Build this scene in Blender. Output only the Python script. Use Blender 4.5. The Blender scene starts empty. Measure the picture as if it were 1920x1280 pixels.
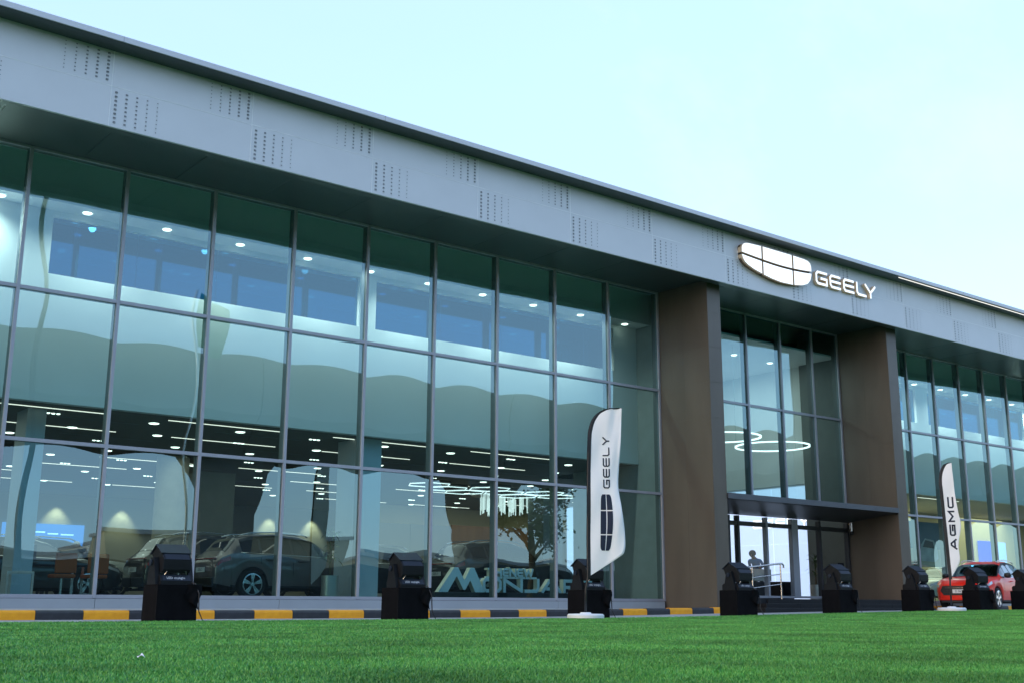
import bpy, bmesh, math, random
import numpy as np
from mathutils import Vector, Matrix
rnd = random.Random(7)
R = math.radians
sc = bpy.context.scene
COL = sc.collection

# ------------------------------------------------------------------ camera, sky, sun, exposure
CAM_H = 0.31
yaw, pitch, roll = R(38.278), R(12.807), R(0.234)
fw = Vector((math.sin(yaw)*math.cos(pitch), math.cos(yaw)*math.cos(pitch), math.sin(pitch)))
rt = Vector((math.cos(yaw), -math.sin(yaw), 0)); up = rt.cross(fw)
rt2 = rt*math.cos(roll)+up*math.sin(roll); up2 = up*math.cos(roll)-rt*math.sin(roll)
cd = bpy.data.cameras.new('camera'); cam = bpy.data.objects.new('camera', cd); COL.objects.link(cam)
mx = Matrix((rt2, up2, -fw)).transposed().to_4x4(); mx.translation = Vector((0, 0, CAM_H)); cam.matrix_world = mx
cd.sensor_width = 36; cd.lens = 36*2151.25/1920; cd.clip_start = 0.05; cd.clip_end = 5000
sc.camera = cam

SUN_EL, SUN_AZ = R(7), R(-88)          # low on the left, along the facade (azimuth from +Y, clockwise)
w = bpy.data.worlds.new('World'); sc.world = w; w.use_nodes = True
nt = w.node_tree; nt.nodes.clear()
out = nt.nodes.new('ShaderNodeOutputWorld'); bg = nt.nodes.new('ShaderNodeBackground')
sky = nt.nodes.new('ShaderNodeTexSky'); sky.sky_type = 'NISHITA'; sky.sun_disc = False
sky.sun_elevation = SUN_EL; sky.sun_rotation = SUN_AZ; sky.altitude = 20; sky.air_density = 1.0; sky.dust_density = 0.3; sky.ozone_density = 2.0
# thin even veil of high cloud over the whole sky, with faint streaks
tc = nt.nodes.new('ShaderNodeTexCoord'); mp = nt.nodes.new('ShaderNodeMapping'); mp.inputs['Scale'].default_value = (1.2, 2.6, 5)
nz = nt.nodes.new('ShaderNodeTexNoise'); nz.inputs['Scale'].default_value = 1.6; nz.inputs['Detail'].default_value = 6; nz.inputs['Roughness'].default_value = 0.55
rmp = nt.nodes.new('ShaderNodeMapRange'); rmp.inputs['From Min'].default_value = 0.38; rmp.inputs['From Max'].default_value = 0.72
rmp.inputs['To Min'].default_value = 0.70; rmp.inputs['To Max'].default_value = 0.80
mixs = nt.nodes.new('ShaderNodeMix'); mixs.data_type = 'RGBA'; mixs.inputs[7].default_value = (.95, 1.33, 2.12, 1)
nt.links.new(tc.outputs['Generated'], mp.inputs['Vector']); nt.links.new(mp.outputs[0], nz.inputs['Vector'])
nt.links.new(nz.outputs['Fac'], rmp.inputs['Value']); nt.links.new(rmp.outputs[0], mixs.inputs[0])
nt.links.new(sky.outputs[0], mixs.inputs[6])
mp2 = nt.nodes.new('ShaderNodeMapping'); mp2.inputs['Rotation'].default_value = (0, 0, R(35)); mp2.inputs['Scale'].default_value = (.9, 3.2, 3)
nz2 = nt.nodes.new('ShaderNodeTexNoise'); nz2.inputs['Scale'].default_value = 1.3; nz2.inputs['Detail'].default_value = 7; nz2.inputs['Roughness'].default_value = .6
rm2 = nt.nodes.new('ShaderNodeMapRange'); rm2.inputs['From Min'].default_value = .50; rm2.inputs['From Max'].default_value = .70; rm2.inputs['To Max'].default_value = .55
mix2 = nt.nodes.new('ShaderNodeMix'); mix2.data_type = 'RGBA'; mix2.inputs[7].default_value = (1.24, 1.40, 2.0, 1)
nt.links.new(tc.outputs['Generated'], mp2.inputs['Vector']); nt.links.new(mp2.outputs[0], nz2.inputs['Vector']); nt.links.new(nz2.outputs['Fac'], rm2.inputs['Value'])
nt.links.new(rm2.outputs[0], mix2.inputs[0]); nt.links.new(mixs.outputs[2], mix2.inputs[6]); nt.links.new(mix2.outputs[2], bg.inputs['Color'])
nt.links.new(bg.outputs[0], out.inputs['Surface'])
bg.inputs['Strength'].default_value = 0.12

sd = bpy.data.lights.new('sun', 'SUN'); sd.energy = 0.5; sd.angle = R(45); sd.color = (1, .70, .44)
sun = bpy.data.objects.new('sun', sd); COL.objects.link(sun)
sdir = Vector((math.sin(SUN_AZ)*math.cos(SUN_EL), math.cos(SUN_AZ)*math.cos(SUN_EL), math.sin(SUN_EL)))
sun.rotation_euler = sdir.to_track_quat('Z', 'Y').to_euler()

sc.view_settings.view_transform = 'Standard'; sc.view_settings.look = 'None'
sc.view_settings.gamma = 1; sc.view_settings.use_curve_mapping = False
sc.view_settings.exposure = 2.65
sc.render.engine = 'CYCLES'
try:
    sc.cycles.use_denoising = True; sc.cycles.denoiser = 'OPENIMAGEDENOISE'
    sc.cycles.max_bounces = 8; sc.cycles.transparent_max_bounces = 12; sc.cycles.glossy_bounces = 4; sc.cycles.diffuse_bounces = 3
    sc.cycles.caustics_reflective = False; sc.cycles.caustics_refractive = False
    sc.cycles.sample_clamp_indirect = 4
except Exception: pass

# ------------------------------------------------------------------ materials
MATS = {}
def mat(name, color, rough=0.5, metal=0.0, var=0.08, scale=3.0, bump=0.0, bscale=40.0, spec=0.5, coat=0.0, emis=None, estr=0.0, stretch=None):
    if name in MATS: return MATS[name]
    m = bpy.data.materials.new(name); m.use_nodes = True; t = m.node_tree; b = t.nodes['Principled BSDF']
    b.inputs['Roughness'].default_value = rough; b.inputs['Metallic'].default_value = metal
    b.inputs['Specular IOR Level'].default_value = spec; b.inputs['Coat Weight'].default_value = coat
    b.inputs['Coat Roughness'].default_value = 0.03
    c = (*color, 1)
    tcn = t.nodes.new('ShaderNodeTexCoord')
    src = tcn.outputs['Object']
    if stretch:
        mpn = t.nodes.new('ShaderNodeMapping'); mpn.inputs['Scale'].default_value = stretch
        t.links.new(src, mpn.inputs['Vector']); src = mpn.outputs[0]
    if var > 0:
        n = t.nodes.new('ShaderNodeTexNoise'); n.inputs['Scale'].default_value = scale; n.inputs['Detail'].default_value = 5
        t.links.new(src, n.inputs['Vector'])
        rp = t.nodes.new('ShaderNodeValToRGB')
        rp.color_ramp.elements[0].position = 0.25; rp.color_ramp.elements[1].position = 0.75
        rp.color_ramp.elements[0].color = tuple(x*(1-var) for x in color)+(1,)
        rp.color_ramp.elements[1].color = tuple(min(1, x*(1+var)) for x in color)+(1,)
        t.links.new(n.outputs['Fac'], rp.inputs['Fac']); t.links.new(rp.outputs[0], b.inputs['Base Color'])
    else:
        b.inputs['Base Color'].default_value = c
    if bump > 0:
        n2 = t.nodes.new('ShaderNodeTexNoise'); n2.inputs['Scale'].default_value = bscale; n2.inputs['Detail'].default_value = 4
        t.links.new(src, n2.inputs['Vector'])
        bp = t.nodes.new('ShaderNodeBump'); bp.inputs['Strength'].default_value = bump; bp.inputs['Distance'].default_value = 0.01
        t.links.new(n2.outputs['Fac'], bp.inputs['Height']); t.links.new(bp.outputs[0], b.inputs['Normal'])
    if emis:
        b.inputs['Emission Color'].default_value = (*emis, 1); b.inputs['Emission Strength'].default_value = estr*.30
        try: m.cycles.emission_sampling = 'NONE'
        except Exception: pass
    MATS[name] = m
    return m

def glass_mat(name, tint, rmin, rmax, refl=(1, 1, 1), power=3.0):
    """coated architectural glass: tinted see-through layer under a Fresnel-weighted mirror coating"""
    if name in MATS: return MATS[name]
    m = bpy.data.materials.new(name); m.use_nodes = True; t = m.node_tree; t.nodes.clear()
    o = t.nodes.new('ShaderNodeOutputMaterial'); tr = t.nodes.new('ShaderNodeBsdfTransparent'); gl = t.nodes.new('ShaderNodeBsdfGlossy')
    tr.inputs[0].default_value = (*tint, 1); gl.inputs['Color'].default_value = (*refl, 1); gl.inputs['Roughness'].default_value = 0.0
    lw = t.nodes.new('ShaderNodeLayerWeight'); lw.inputs['Blend'].default_value = 0.5
    pw = t.nodes.new('ShaderNodeMath'); pw.operation = 'POWER'; pw.inputs[1].default_value = power
    mr = t.nodes.new('ShaderNodeMapRange'); mr.inputs['To Min'].default_value = rmin; mr.inputs['To Max'].default_value = rmax
    mx_ = t.nodes.new('ShaderNodeMixShader')
    t.links.new(lw.outputs['Facing'], pw.inputs[0]); t.links.new(pw.outputs[0], mr.inputs['Value'])
    t.links.new(mr.outputs[0], mx_.inputs['Fac']); t.links.new(tr.outputs[0], mx_.inputs[1]); t.links.new(gl.outputs[0], mx_.inputs[2])
    t.links.new(mx_.outputs[0], o.inputs['Surface'])
    MATS[name] = m
    return m

def emit_mat(name, color, strength):
    return mat(name, (.8, .8, .8), 0.5, var=0, emis=color, estr=strength)

M_PANEL = mat('silver grey aluminium panel', (.64, .64, .64), .40, .08, .03, 1.5, 0.02, 3)
M_PANELB = mat('panel joint', (.80, .80, .79), .6)
M_HOLE = mat('punched hole', (.17, .175, .18), .7)
M_TAB = mat('punched tab', (.38, .40, .42), .45, .1)
M_COPING = mat('coping aluminium', (.56, .56, .57), .4, .15, .03, 1.0)
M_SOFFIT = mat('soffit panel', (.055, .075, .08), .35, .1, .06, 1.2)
M_FRAME = mat('mullion aluminium', (.40, .41, .45), .4, .3, .04, 2)
M_FRAMED = mat('inner frame aluminium', (.10, .12, .12), .45, .2, .04, 2)
M_GLASS = glass_mat('green tinted facade glass', (.51, .79, .81), .23, 1.0, (.54, .77, .80), 4.0)
M_CLEAR = glass_mat('clear door glass', (.84, .89, .92), .035, 1.0, (1, 1, 1), 4.5)
M_INGLASS = glass_mat('interior blue glass', (.03, .16, .34), .20, 1.0, (.15, .55, 1.0), 3.0)
M_PLINTH = mat('plinth panel', (.37, .40, .42), .5, .1, .05, 2)
M_CLAD = mat('dark bronze grey cladding', (.122, .102, .078), .40, .10, .15, 1.6, .03, 60, stretch=(1, 1, .25))
M_CLADGAP = mat('cladding joint', (.13, .115, .09), .7)
M_CANOPY = mat('entrance canopy metal', (.045, .05, .058), .4, .2, .08, 2)
M_STEP = mat('black granite', (.014, .016, .018), .45, 0, .3, 60, spec=.2)
M_WHITEWALL = mat('white painted wall', (.84, .86, .84), .7, 0, .03, .8)
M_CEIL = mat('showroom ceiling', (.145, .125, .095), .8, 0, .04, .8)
M_BACKWALL = mat('showroom back wall', (.40, .365, .30), .7, 0, .05, .6)
M_WARMWALL = mat('beige feature wall', (.62, .50, .30), .7, 0, .05, .6)
M_WOOD = mat('timber wall panel', (.36, .15, .05), .5, 0, .25, 1.5, stretch=(1, 1, .1))
M_FLOOR = mat('polished floor tile', (.17, .165, .15), .15, 0, .06, 1)
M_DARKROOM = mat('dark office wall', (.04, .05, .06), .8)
M_COLWHITE = mat('white interior column', (.62, .66, .68), .55, 0, .03, 1)
M_LINEAR = emit_mat('linear ceiling light', (1, .80, .66), 1.15)
M_DOWN = emit_mat('downlight', (1, .93, .80), 2.2)
M_RING = emit_mat('ring light', (1, .97, .95), 1.4)
M_HEXL = emit_mat('hexagon light', (1, .98, .96), 1.0)
M_CRYST = emit_mat('crystal rod', (1, .96, .90), .5)
M_LIGHTBOX = mat('backlit wall panel', (.7, .75, .8), .5, 0, 0, emis=(.56, .70, 1.0), estr=.60)
M_SIGNFACE = mat('lit white sign face', (.9, .9, .9), .4, 0, 0, emis=(.93, .98, 1), estr=.50)
M_SIGNSIDE = mat('brushed gold sign return', (.62, .50, .36), .35, .5, .05, 8, emis=(1, .72, .42), estr=.045)  # warm sunset glow on the metal returns, put into colour and emission
M_SIGNDARK = mat('dark sign gap', (.03, .03, .035), .6)
M_YEL = mat('yellow kerb paint', (1.0, .39, .008), .6, 0, .14, 7, .12, 60)
M_BLK = mat('black kerb paint', (.028, .030, .034), .55, 0, .25, 6, .06, 60)
M_PAVE = mat('pale paving', (.50, .49, .47), .8, 0, .08, 2, .05, 40)
M_CONC = mat('road concrete', (.42, .42, .41), .85, 0, .10, 1.2, .05, 40)
M_SAND = mat('sandy ground', (.10, .09, .075), .95, 0, .3, .08)
M_ASPH = mat('asphalt', (.06, .06, .062), .9, 0, .2, .5)
M_CLOTH = mat('black cloth', (.006, .006, .007), .9, 0, .25, 5, .15, 25, spec=.08)
M_BODY = mat('black lamp housing', (.009, .010, .012), .5, 0, .2, 6, spec=.22)
M_BODYG = mat('dark grey lamp panel', (.018, .024, .036), .5, 0, .1, 4, spec=.2)
M_LENS = glass_mat('lamp lens', (.02, .02, .03), .1, 1.0)
M_WHITEP = mat('white paint', (.80, .80, .80), .5, 0, .03, 3)
M_BANNER = mat('white banner cloth', (.90, .90, .91), .75, 0, .02, 3, .04, 20)
M_NAVY = mat('navy print', (.010, .018, .042), .8, 0, 0)
M_POLE = mat('black pole', (.012, .012, .014), .45)
M_STEEL = mat('stainless steel', (.62, .60, .58), .25, .95, .03, 5)
M_TYRE = mat('tyre rubber', (.012, .012, .012), .8)
M_RIM = mat('alloy rim', (.70, .71, .72), .22, .9, 0)
M_RIMD = mat('dark wheel well', (.008, .008, .008), .9)
M_CARGLASS = glass_mat('car window glass', (.10, .12, .13), .09, 1.0, (1, 1, 1), 4.0)
M_CHROME = mat('chrome trim', (.75, .76, .78), .15, 1.0, 0)
M_BLACKPL = mat('black plastic', (.014, .014, .015), .5)
M_TAIL = mat('tail lamp red', (.35, .012, .012), .15, 0, 0, coat=.8)
M_HEAD = mat('head lamp', (.5, .52, .55), .12, .3, 0, coat=.8)
M_PLATE = mat('white number plate', (.75, .76, .72), .5, 0, 0)
M_MONJ = mat('pale mint foam letter', (.92, .96, .93), .6, 0, .03, 3)
M_CREAMSIDE = mat('cream letter side', (.66, .64, .50), .6)
M_ORANGE = mat('orange upholstery', (.50, .10, .02), .7)
M_DESK = mat('desk laminate', (.55, .53, .48), .5)
M_LEAF = mat('green leaf', (.055, .11, .03), .5, 0, .35, 6)
M_STEM = mat('plant stem', (.16, .11, .06), .8)
M_POT = mat('brushed metal pot', (.45, .47, .44), .35, .8, .05, 4)
M_BARK = mat('bark', (.12, .085, .055), .9, 0, .3, 6)
M_CONCRETE = mat('viaduct concrete', (.17, .175, .17), .85, 0, .10, .3)
M_WARE = mat('warehouse wall', (.42, .34, .22), .85, 0, .1, .3)
M_FLAGG = mat('green flag cloth', (.03, .25, .13), .7)

def carpaint(name, c, flake=0.0): return mat(name, c, .28, flake, .02, 2, coat=1.0)

# ------------------------------------------------------------------ mesh builder
class MB:
    def __init__(s): s.v = []; s.f = []; s.m = []
    def add(s, verts, faces, mi=0):
        o = len(s.v); s.v += [tuple(p) for p in verts]
        s.f += [tuple(i+o for i in f) for f in faces]; s.m += [mi]*len(faces); return s
    def box(s, x0, x1, y0, y1, z0, z1, mi=0, bev=0.0):
        if bev <= 0:
            v = [(x, y, z) for z in (z0, z1) for x, y in ((x0, y0), (x1, y0), (x1, y1), (x0, y1))]
            return s.add(v, [(3, 2, 1, 0), (4, 5, 6, 7), (0, 1, 5, 4), (1, 2, 6, 5), (2, 3, 7, 6), (3, 0, 4, 7)], mi)
        bm = bmesh.new(); bmesh.ops.create_cube(bm, size=1)
        for q in bm.verts: q.co = Vector(((x0+x1)/2+q.co.x*(x1-x0), (y0+y1)/2+q.co.y*(y1-y0), (z0+z1)/2+q.co.z*(z1-z0)))
        bmesh.ops.bevel(bm, geom=bm.edges[:], offset=bev, segments=2, affect='EDGES', profile=.5)
        bm.verts.index_update(); s.add([q.co for q in bm.verts], [[q.index for q in f.verts] for f in bm.faces], mi); bm.free(); return s
    def prism(s, poly, y0, y1, axis='y', mi=0, side_mi=None):
        """poly: 2D outline (counter-clockwise seen from -axis side) extruded from y0 to y1 along axis"""
        n = len(poly)
        def P(a, b, c): return {'y': (a, c, b), 'x': (c, a, b), 'z': (a, b, c)}[axis]
        v = [P(a, b, y0) for a, b in poly]+[P(a, b, y1) for a, b in poly]
        s.add(v, [tuple(range(n)), tuple(reversed(range(n, 2*n)))], mi)
        o = len(s.v)-2*n
        for i in range(n):
            j = (i+1) % n
            s.f.append((o+i, o+n+i, o+n+j, o+j)); s.m.append(mi if side_mi is None else side_mi)
        return s
    def tube(s, pts, r, n=8, mi=0, cap=True):
        pts = [Vector(p) for p in pts]; rs = r if isinstance(r, (list, tuple)) else [r]*len(pts)
        rings = []; ref = None
        for i, p in enumerate(pts):
            d = (pts[min(i+1, len(pts)-1)]-pts[max(i-1, 0)]).normalized()
            a = ref if ref is not None else (Vector((0, 0, 1)) if abs(d.z) < .9 else Vector((1, 0, 0)))
            u = (a-d*a.dot(d)).normalized(); ref = u; q = d.cross(u)
            rings.append([p+(u*math.cos(2*math.pi*k/n)+q*math.sin(2*math.pi*k/n))*rs[i] for k in range(n)])
        v = [x for rg in rings for x in rg]; f = []
        for i in range(len(pts)-1):
            for k in range(n):
                f.append((i*n+k, i*n+(k+1) % n, (i+1)*n+(k+1) % n, (i+1)*n+k))
        if cap: f += [tuple(reversed(range(n))), tuple(range((len(pts)-1)*n, len(pts)*n))]
        return s.add(v, f, mi)
    def lathe(s, prof, n=24, c=(0, 0, 0), axis='z', mi=0, cap=True):
        v = []; f = []
        for r_, h in prof:
            for k in range(n):
                a = 2*math.pi*k/n; x, y = r_*math.cos(a), r_*math.sin(a)
                v.append({'z': (c[0]+x, c[1]+y, c[2]+h), 'y': (c[0]+x, c[1]+h, c[2]+y), 'x': (c[0]+h, c[1]+x, c[2]+y)}[axis])
        for i in range(len(prof)-1):
            for k in range(n):
                f.append((i*n+k, i*n+(k+1) % n, (i+1)*n+(k+1) % n, (i+1)*n+k))
        if cap: f += [tuple(reversed(range(n))), tuple(range((len(prof)-1)*n, len(prof)*n))]
        return s.add(v, f, mi)
    def grid(s, P, nu, nv, mi=0):
        v = [P(i/nu, j/nv) for j in range(nv+1) for i in range(nu+1)]
        f = [(j*(nu+1)+i, j*(nu+1)+i+1, (j+1)*(nu+1)+i+1, (j+1)*(nu+1)+i) for j in range(nv) for i in range(nu)]
        return s.add(v, f, mi)
    def mesh(s, name, mats, smooth=False, angle=None):
        me = bpy.data.meshes.new(name); me.from_pydata(s.v, [], s.f)
        for m in (mats if isinstance(mats, (list, tuple)) else [mats]): me.materials.append(m)
        me.polygons.foreach_set('material_index', s.m)
        if smooth:
            me.polygons.foreach_set('use_smooth', [True]*len(s.f))
            if angle is not None:
                try: me.set_sharp_from_angle(angle=R(angle))
                except Exception: pass
        me.update(); return me
    def build(s, name, mats, parent=None, smooth=False, angle=None, fix=True, loc=None):
        me = s.mesh(name, mats, smooth, None)
        if fix:
            bm = bmesh.new(); bm.from_mesh(me); bmesh.ops.recalc_face_normals(bm, faces=bm.faces[:]); bm.to_mesh(me); bm.free()
        if smooth and angle is not None: me.set_sharp_from_angle(angle=R(angle))
        return link(name, me, parent, loc)

def link(name, me, parent=None, loc=None):
    o = bpy.data.objects.new(name, me); COL.objects.link(o)
    if parent: o.parent = parent
    if loc: o.location = loc
    return o
def empty(name, loc=(0, 0, 0), rz=0, parent=None):
    o = link(name, None, parent); o.location = loc; o.rotation_euler = (0, 0, rz); o.empty_display_size = .2; return o
def tag(o, label=None, cat=None, group=None, kind=None):
    if label: o['label'] = label
    if cat: o['category'] = cat
    if group: o['group'] = group
    if kind: o['kind'] = kind
    return o
def copy_tree(o, parent=None):
    c = o.copy(); COL.objects.link(c)
    if parent: c.parent = parent
    for ch in list(o.children): copy_tree(ch, c)
    return c

def sag_pane(x0, x1, z0, z1, y, sag, tilt=0.0, n=10):
    """one insulated-glass pane, slightly dished like real sealed units"""
    b = MB()
    def P(u, v):
        s_ = sag*math.sin(math.pi*u)*math.sin(math.pi*v)
        return (x0+(x1-x0)*u, y+s_+tilt*(v-.5), z0+(z1-z0)*v)
    b.grid(P, n, n); return b

# ------------------------------------------------------------------ stroke lettering
def ribbon(pts, t):
    """mitred strip of width t along a polyline: one closed outline polygon"""
    pts = [Vector(p) for p in pts]; L = []; Rr = []
    for i, p in enumerate(pts):
        d0 = (p-pts[i-1]).normalized() if i > 0 else (pts[1]-p).normalized()
        d1 = (pts[i+1]-p).normalized() if i < len(pts)-1 else d0
        n0 = Vector((-d0.y, d0.x)); n1 = Vector((-d1.y, d1.x)); m_ = (n0+n1)
        m_ = m_/max(.3, m_.dot(n0)) if m_.length > 1e-6 else n0
        L.append(p+m_*t/2); Rr.append(p-m_*t/2)
    return L, Rr
def letter_strokes(ch, w_, h, t):
    e = t/2; c = min(.16*h, .3*w_)
    Cshape = [(w_, h-e), (c+e, h-e), (e, h-c-e), (e, c+e), (c+e, e), (w_, e)]
    D = {
     'G': [[(w_, h-e), (c+e, h-e), (e, h-c-e), (e, c+e), (c+e, e), (w_-e, e), (w_-e, h*.48), (w_*.42, h*.48)]],
     'E': [Cshape, [(t, h/2), (w_, h/2)]],
     'C': [Cshape],
     'L': [[(e, h), (e, c+e), (c+e, e), (w_, e)]],
     'Y': [[(e*.9, h), (w_/2, h*.42), (w_/2, 0)], [(w_-e*.9, h), (w_/2+t*.35, h*.42+t*.35)]],
     'A': [[(e*.8, 0), (w_*.42, h-e), (w_*.58, h-e), (w_-e*.8, 0)], [(w_*.25, h*.30), (w_*.75, h*.30)]],
     'M': [[(e, 0), (e, h-e*.6), (w_/2, h*.30), (w_-e, h-e*.6), (w_-e, 0)]],
     'T': [[(0, h-e), (w_, h-e)], [(w_/2, h-t), (w_/2, 0)]],
     'H': [[(e, 0), (e, h)], [(w_-e, 0), (w_-e, h)], [(t, h/2), (w_-t, h/2)]],
     'N': [[(e, 0), (e, h-e), (w_-e, e), (w_-e, h)]],
     'W': [[(e*.8, h), (w_*.27, e), (w_*.5, h*.75), (w_*.73, e), (w_-e*.8, h)]],
     'O': [[(c+e, e), (w_-c-e, e), (w_-e, c+e), (w_-e, h-c-e), (w_-c-e, h-e), (c+e, h-e), (e, h-c-e), (e, c+e), (c+e, e)]],
     'J': [[(w_-e, h), (w_-e, c+e), (w_-c-e, e), (0, e)]],
     'R': [[(e, 0), (e, h-e), (w_-c-e, h-e), (w_-e, h-c-e), (w_-e, h*.5+c*.3), (w_-c-e, h*.42), (t, h*.42)], [(w_*.5, h*.42-e), (w_-e, 0)]],
     'D': [[(e, e), (w_-c-e, e), (w_-e, c+e), (w_-e, h-c-e), (w_-c-e, h-e), (e, h-e), (e, e)]],
    }
    return D[ch]
def letter_mb(ch, w_, h, t, y0, y1, mapf=None, sub=1):
    """an extruded letter from y0 (face) to y1 (back), faces in the XZ plane; mapf maps (x,z,depth)->3D"""
    b = MB(); mapf = mapf or (lambda x, z, y: (x, y, z))
    for pl in letter_strokes(ch, w_, h, t):
        L, Rr = ribbon(pl, t); n = len(L); v = []
        for i in range(n):
            v += [mapf(L[i].x, L[i].y, y0), mapf(Rr[i].x, Rr[i].y, y0), mapf(L[i].x, L[i].y, y1), mapf(Rr[i].x, Rr[i].y, y1)]
        f = []; mi = []
        for i in range(n-1):
            a, c_ = 4*i, 4*i+4
            f += [(a, a+1, c_+1, c_), (a+2, c_+2, c_+3, a+3), (a, c_, c_+2, a+2), (a+1, a+3, c_+3, c_+1)]; mi += [0, 1, 1, 1]
        if (L[0]-L[-1]).length > 1e-6:
            f += [(0, 2, 3, 1), (4*n-4, 4*n-3, 4*n-1, 4*n-2)]; mi += [1, 1]
        o = len(b.v); b.v += v; b.f += [tuple(k+o for k in q) for q in f]; b.m += mi
    return b

def text_mesh(s, size, depth=0.0):
    cu = bpy.data.curves.new('lettering', 'FONT'); cu.body = s; cu.size = size; cu.extrude = depth; cu.resolution_u = 2
    cu.align_x = 'CENTER'; cu.align_y = 'CENTER'
    o = bpy.data.objects.new('tmp', cu); COL.objects.link(o)
    dg = bpy.context.evaluated_depsgraph_get(); me = bpy.data.meshes.new_from_object(o.evaluated_get(dg))
    bpy.data.objects.remove(o); bpy.data.curves.remove(cu); return me

# ------------------------------------------------------------------ dimensions
YG, YF, YC = 23.26, 20.84, 20.35         # glass line, fascia face, coping edge
Z0, Z1, Z2, Z3 = .397, 3.366, 6.366, 9.316
ZFB, ZFM, ZFT = 9.14, 9.965, 10.69
PX0, PW = 6.607, 2.928
ZM = 4.39                                 # showroom ceiling
ZC = 8.56                                 # ceiling of the upper void
YW = 24.76                                # mezzanine wall
XL, XR = -20.0, 62.0
LX = [5.889+1.992*i for i in range(-13, 10)]          # left bay mullions (last 23.82)
EX = [24.44, 26.1, 27.77, 29.45, 31.1, 32.5]           # entrance bay
RX = [33.12+1.735*i for i in range(0, 17)]             # right wing

def gz(x, y=20):
    t = min(1, max(0, (x-15)/18)); return .15*(t*t*(3-2*t))

# ------------------------------------------------------------------ ground
def ground_sheet(name, xs, ys, zf, m, label=None):
    b = MB(); nx, ny = len(xs), len(ys)
    b.add([(x, y, zf(x, y)) for y in ys for x in xs], [(j*nx+i, j*nx+i+1, (j+1)*nx+i+1, (j+1)*nx+i) for j in range(ny-1) for i in range(nx-1)])
    o = b.build(name, m, smooth=True); tag(o, kind='structure'); return o
XS = [-60, -20, 0, 8, 14, 17, 20, 23, 26, 29, 32, 34, 36, 40, 50, 70]
b = MB()
b.add([(-900, -900, -.06), (900, -900, -.06), (900, 900, -.06), (-900, 900, -.06)], [(0, 1, 2, 3)])
tag(b.build('ground', M_SAND), kind='structure')
ground_sheet('road', XS, [17.4, 18.5, 19.8, 21.0, 22.0, 23.3], lambda x, y: gz(x)-.012, M_CONC)
tag(MB().box(-20, 23.77, 21.16, 23.20, .02, .165).build('pavement', M_PAVE), kind='structure')
tag(MB().box(33.1, 62, 22.98, 23.20, .02, .20).build('pavement', M_PAVE), kind='structure')
tag(MB().box(-90, 120, -14, -9, -.055, -.02).build('asphalt_road', M_ASPH), kind='structure')

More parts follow.
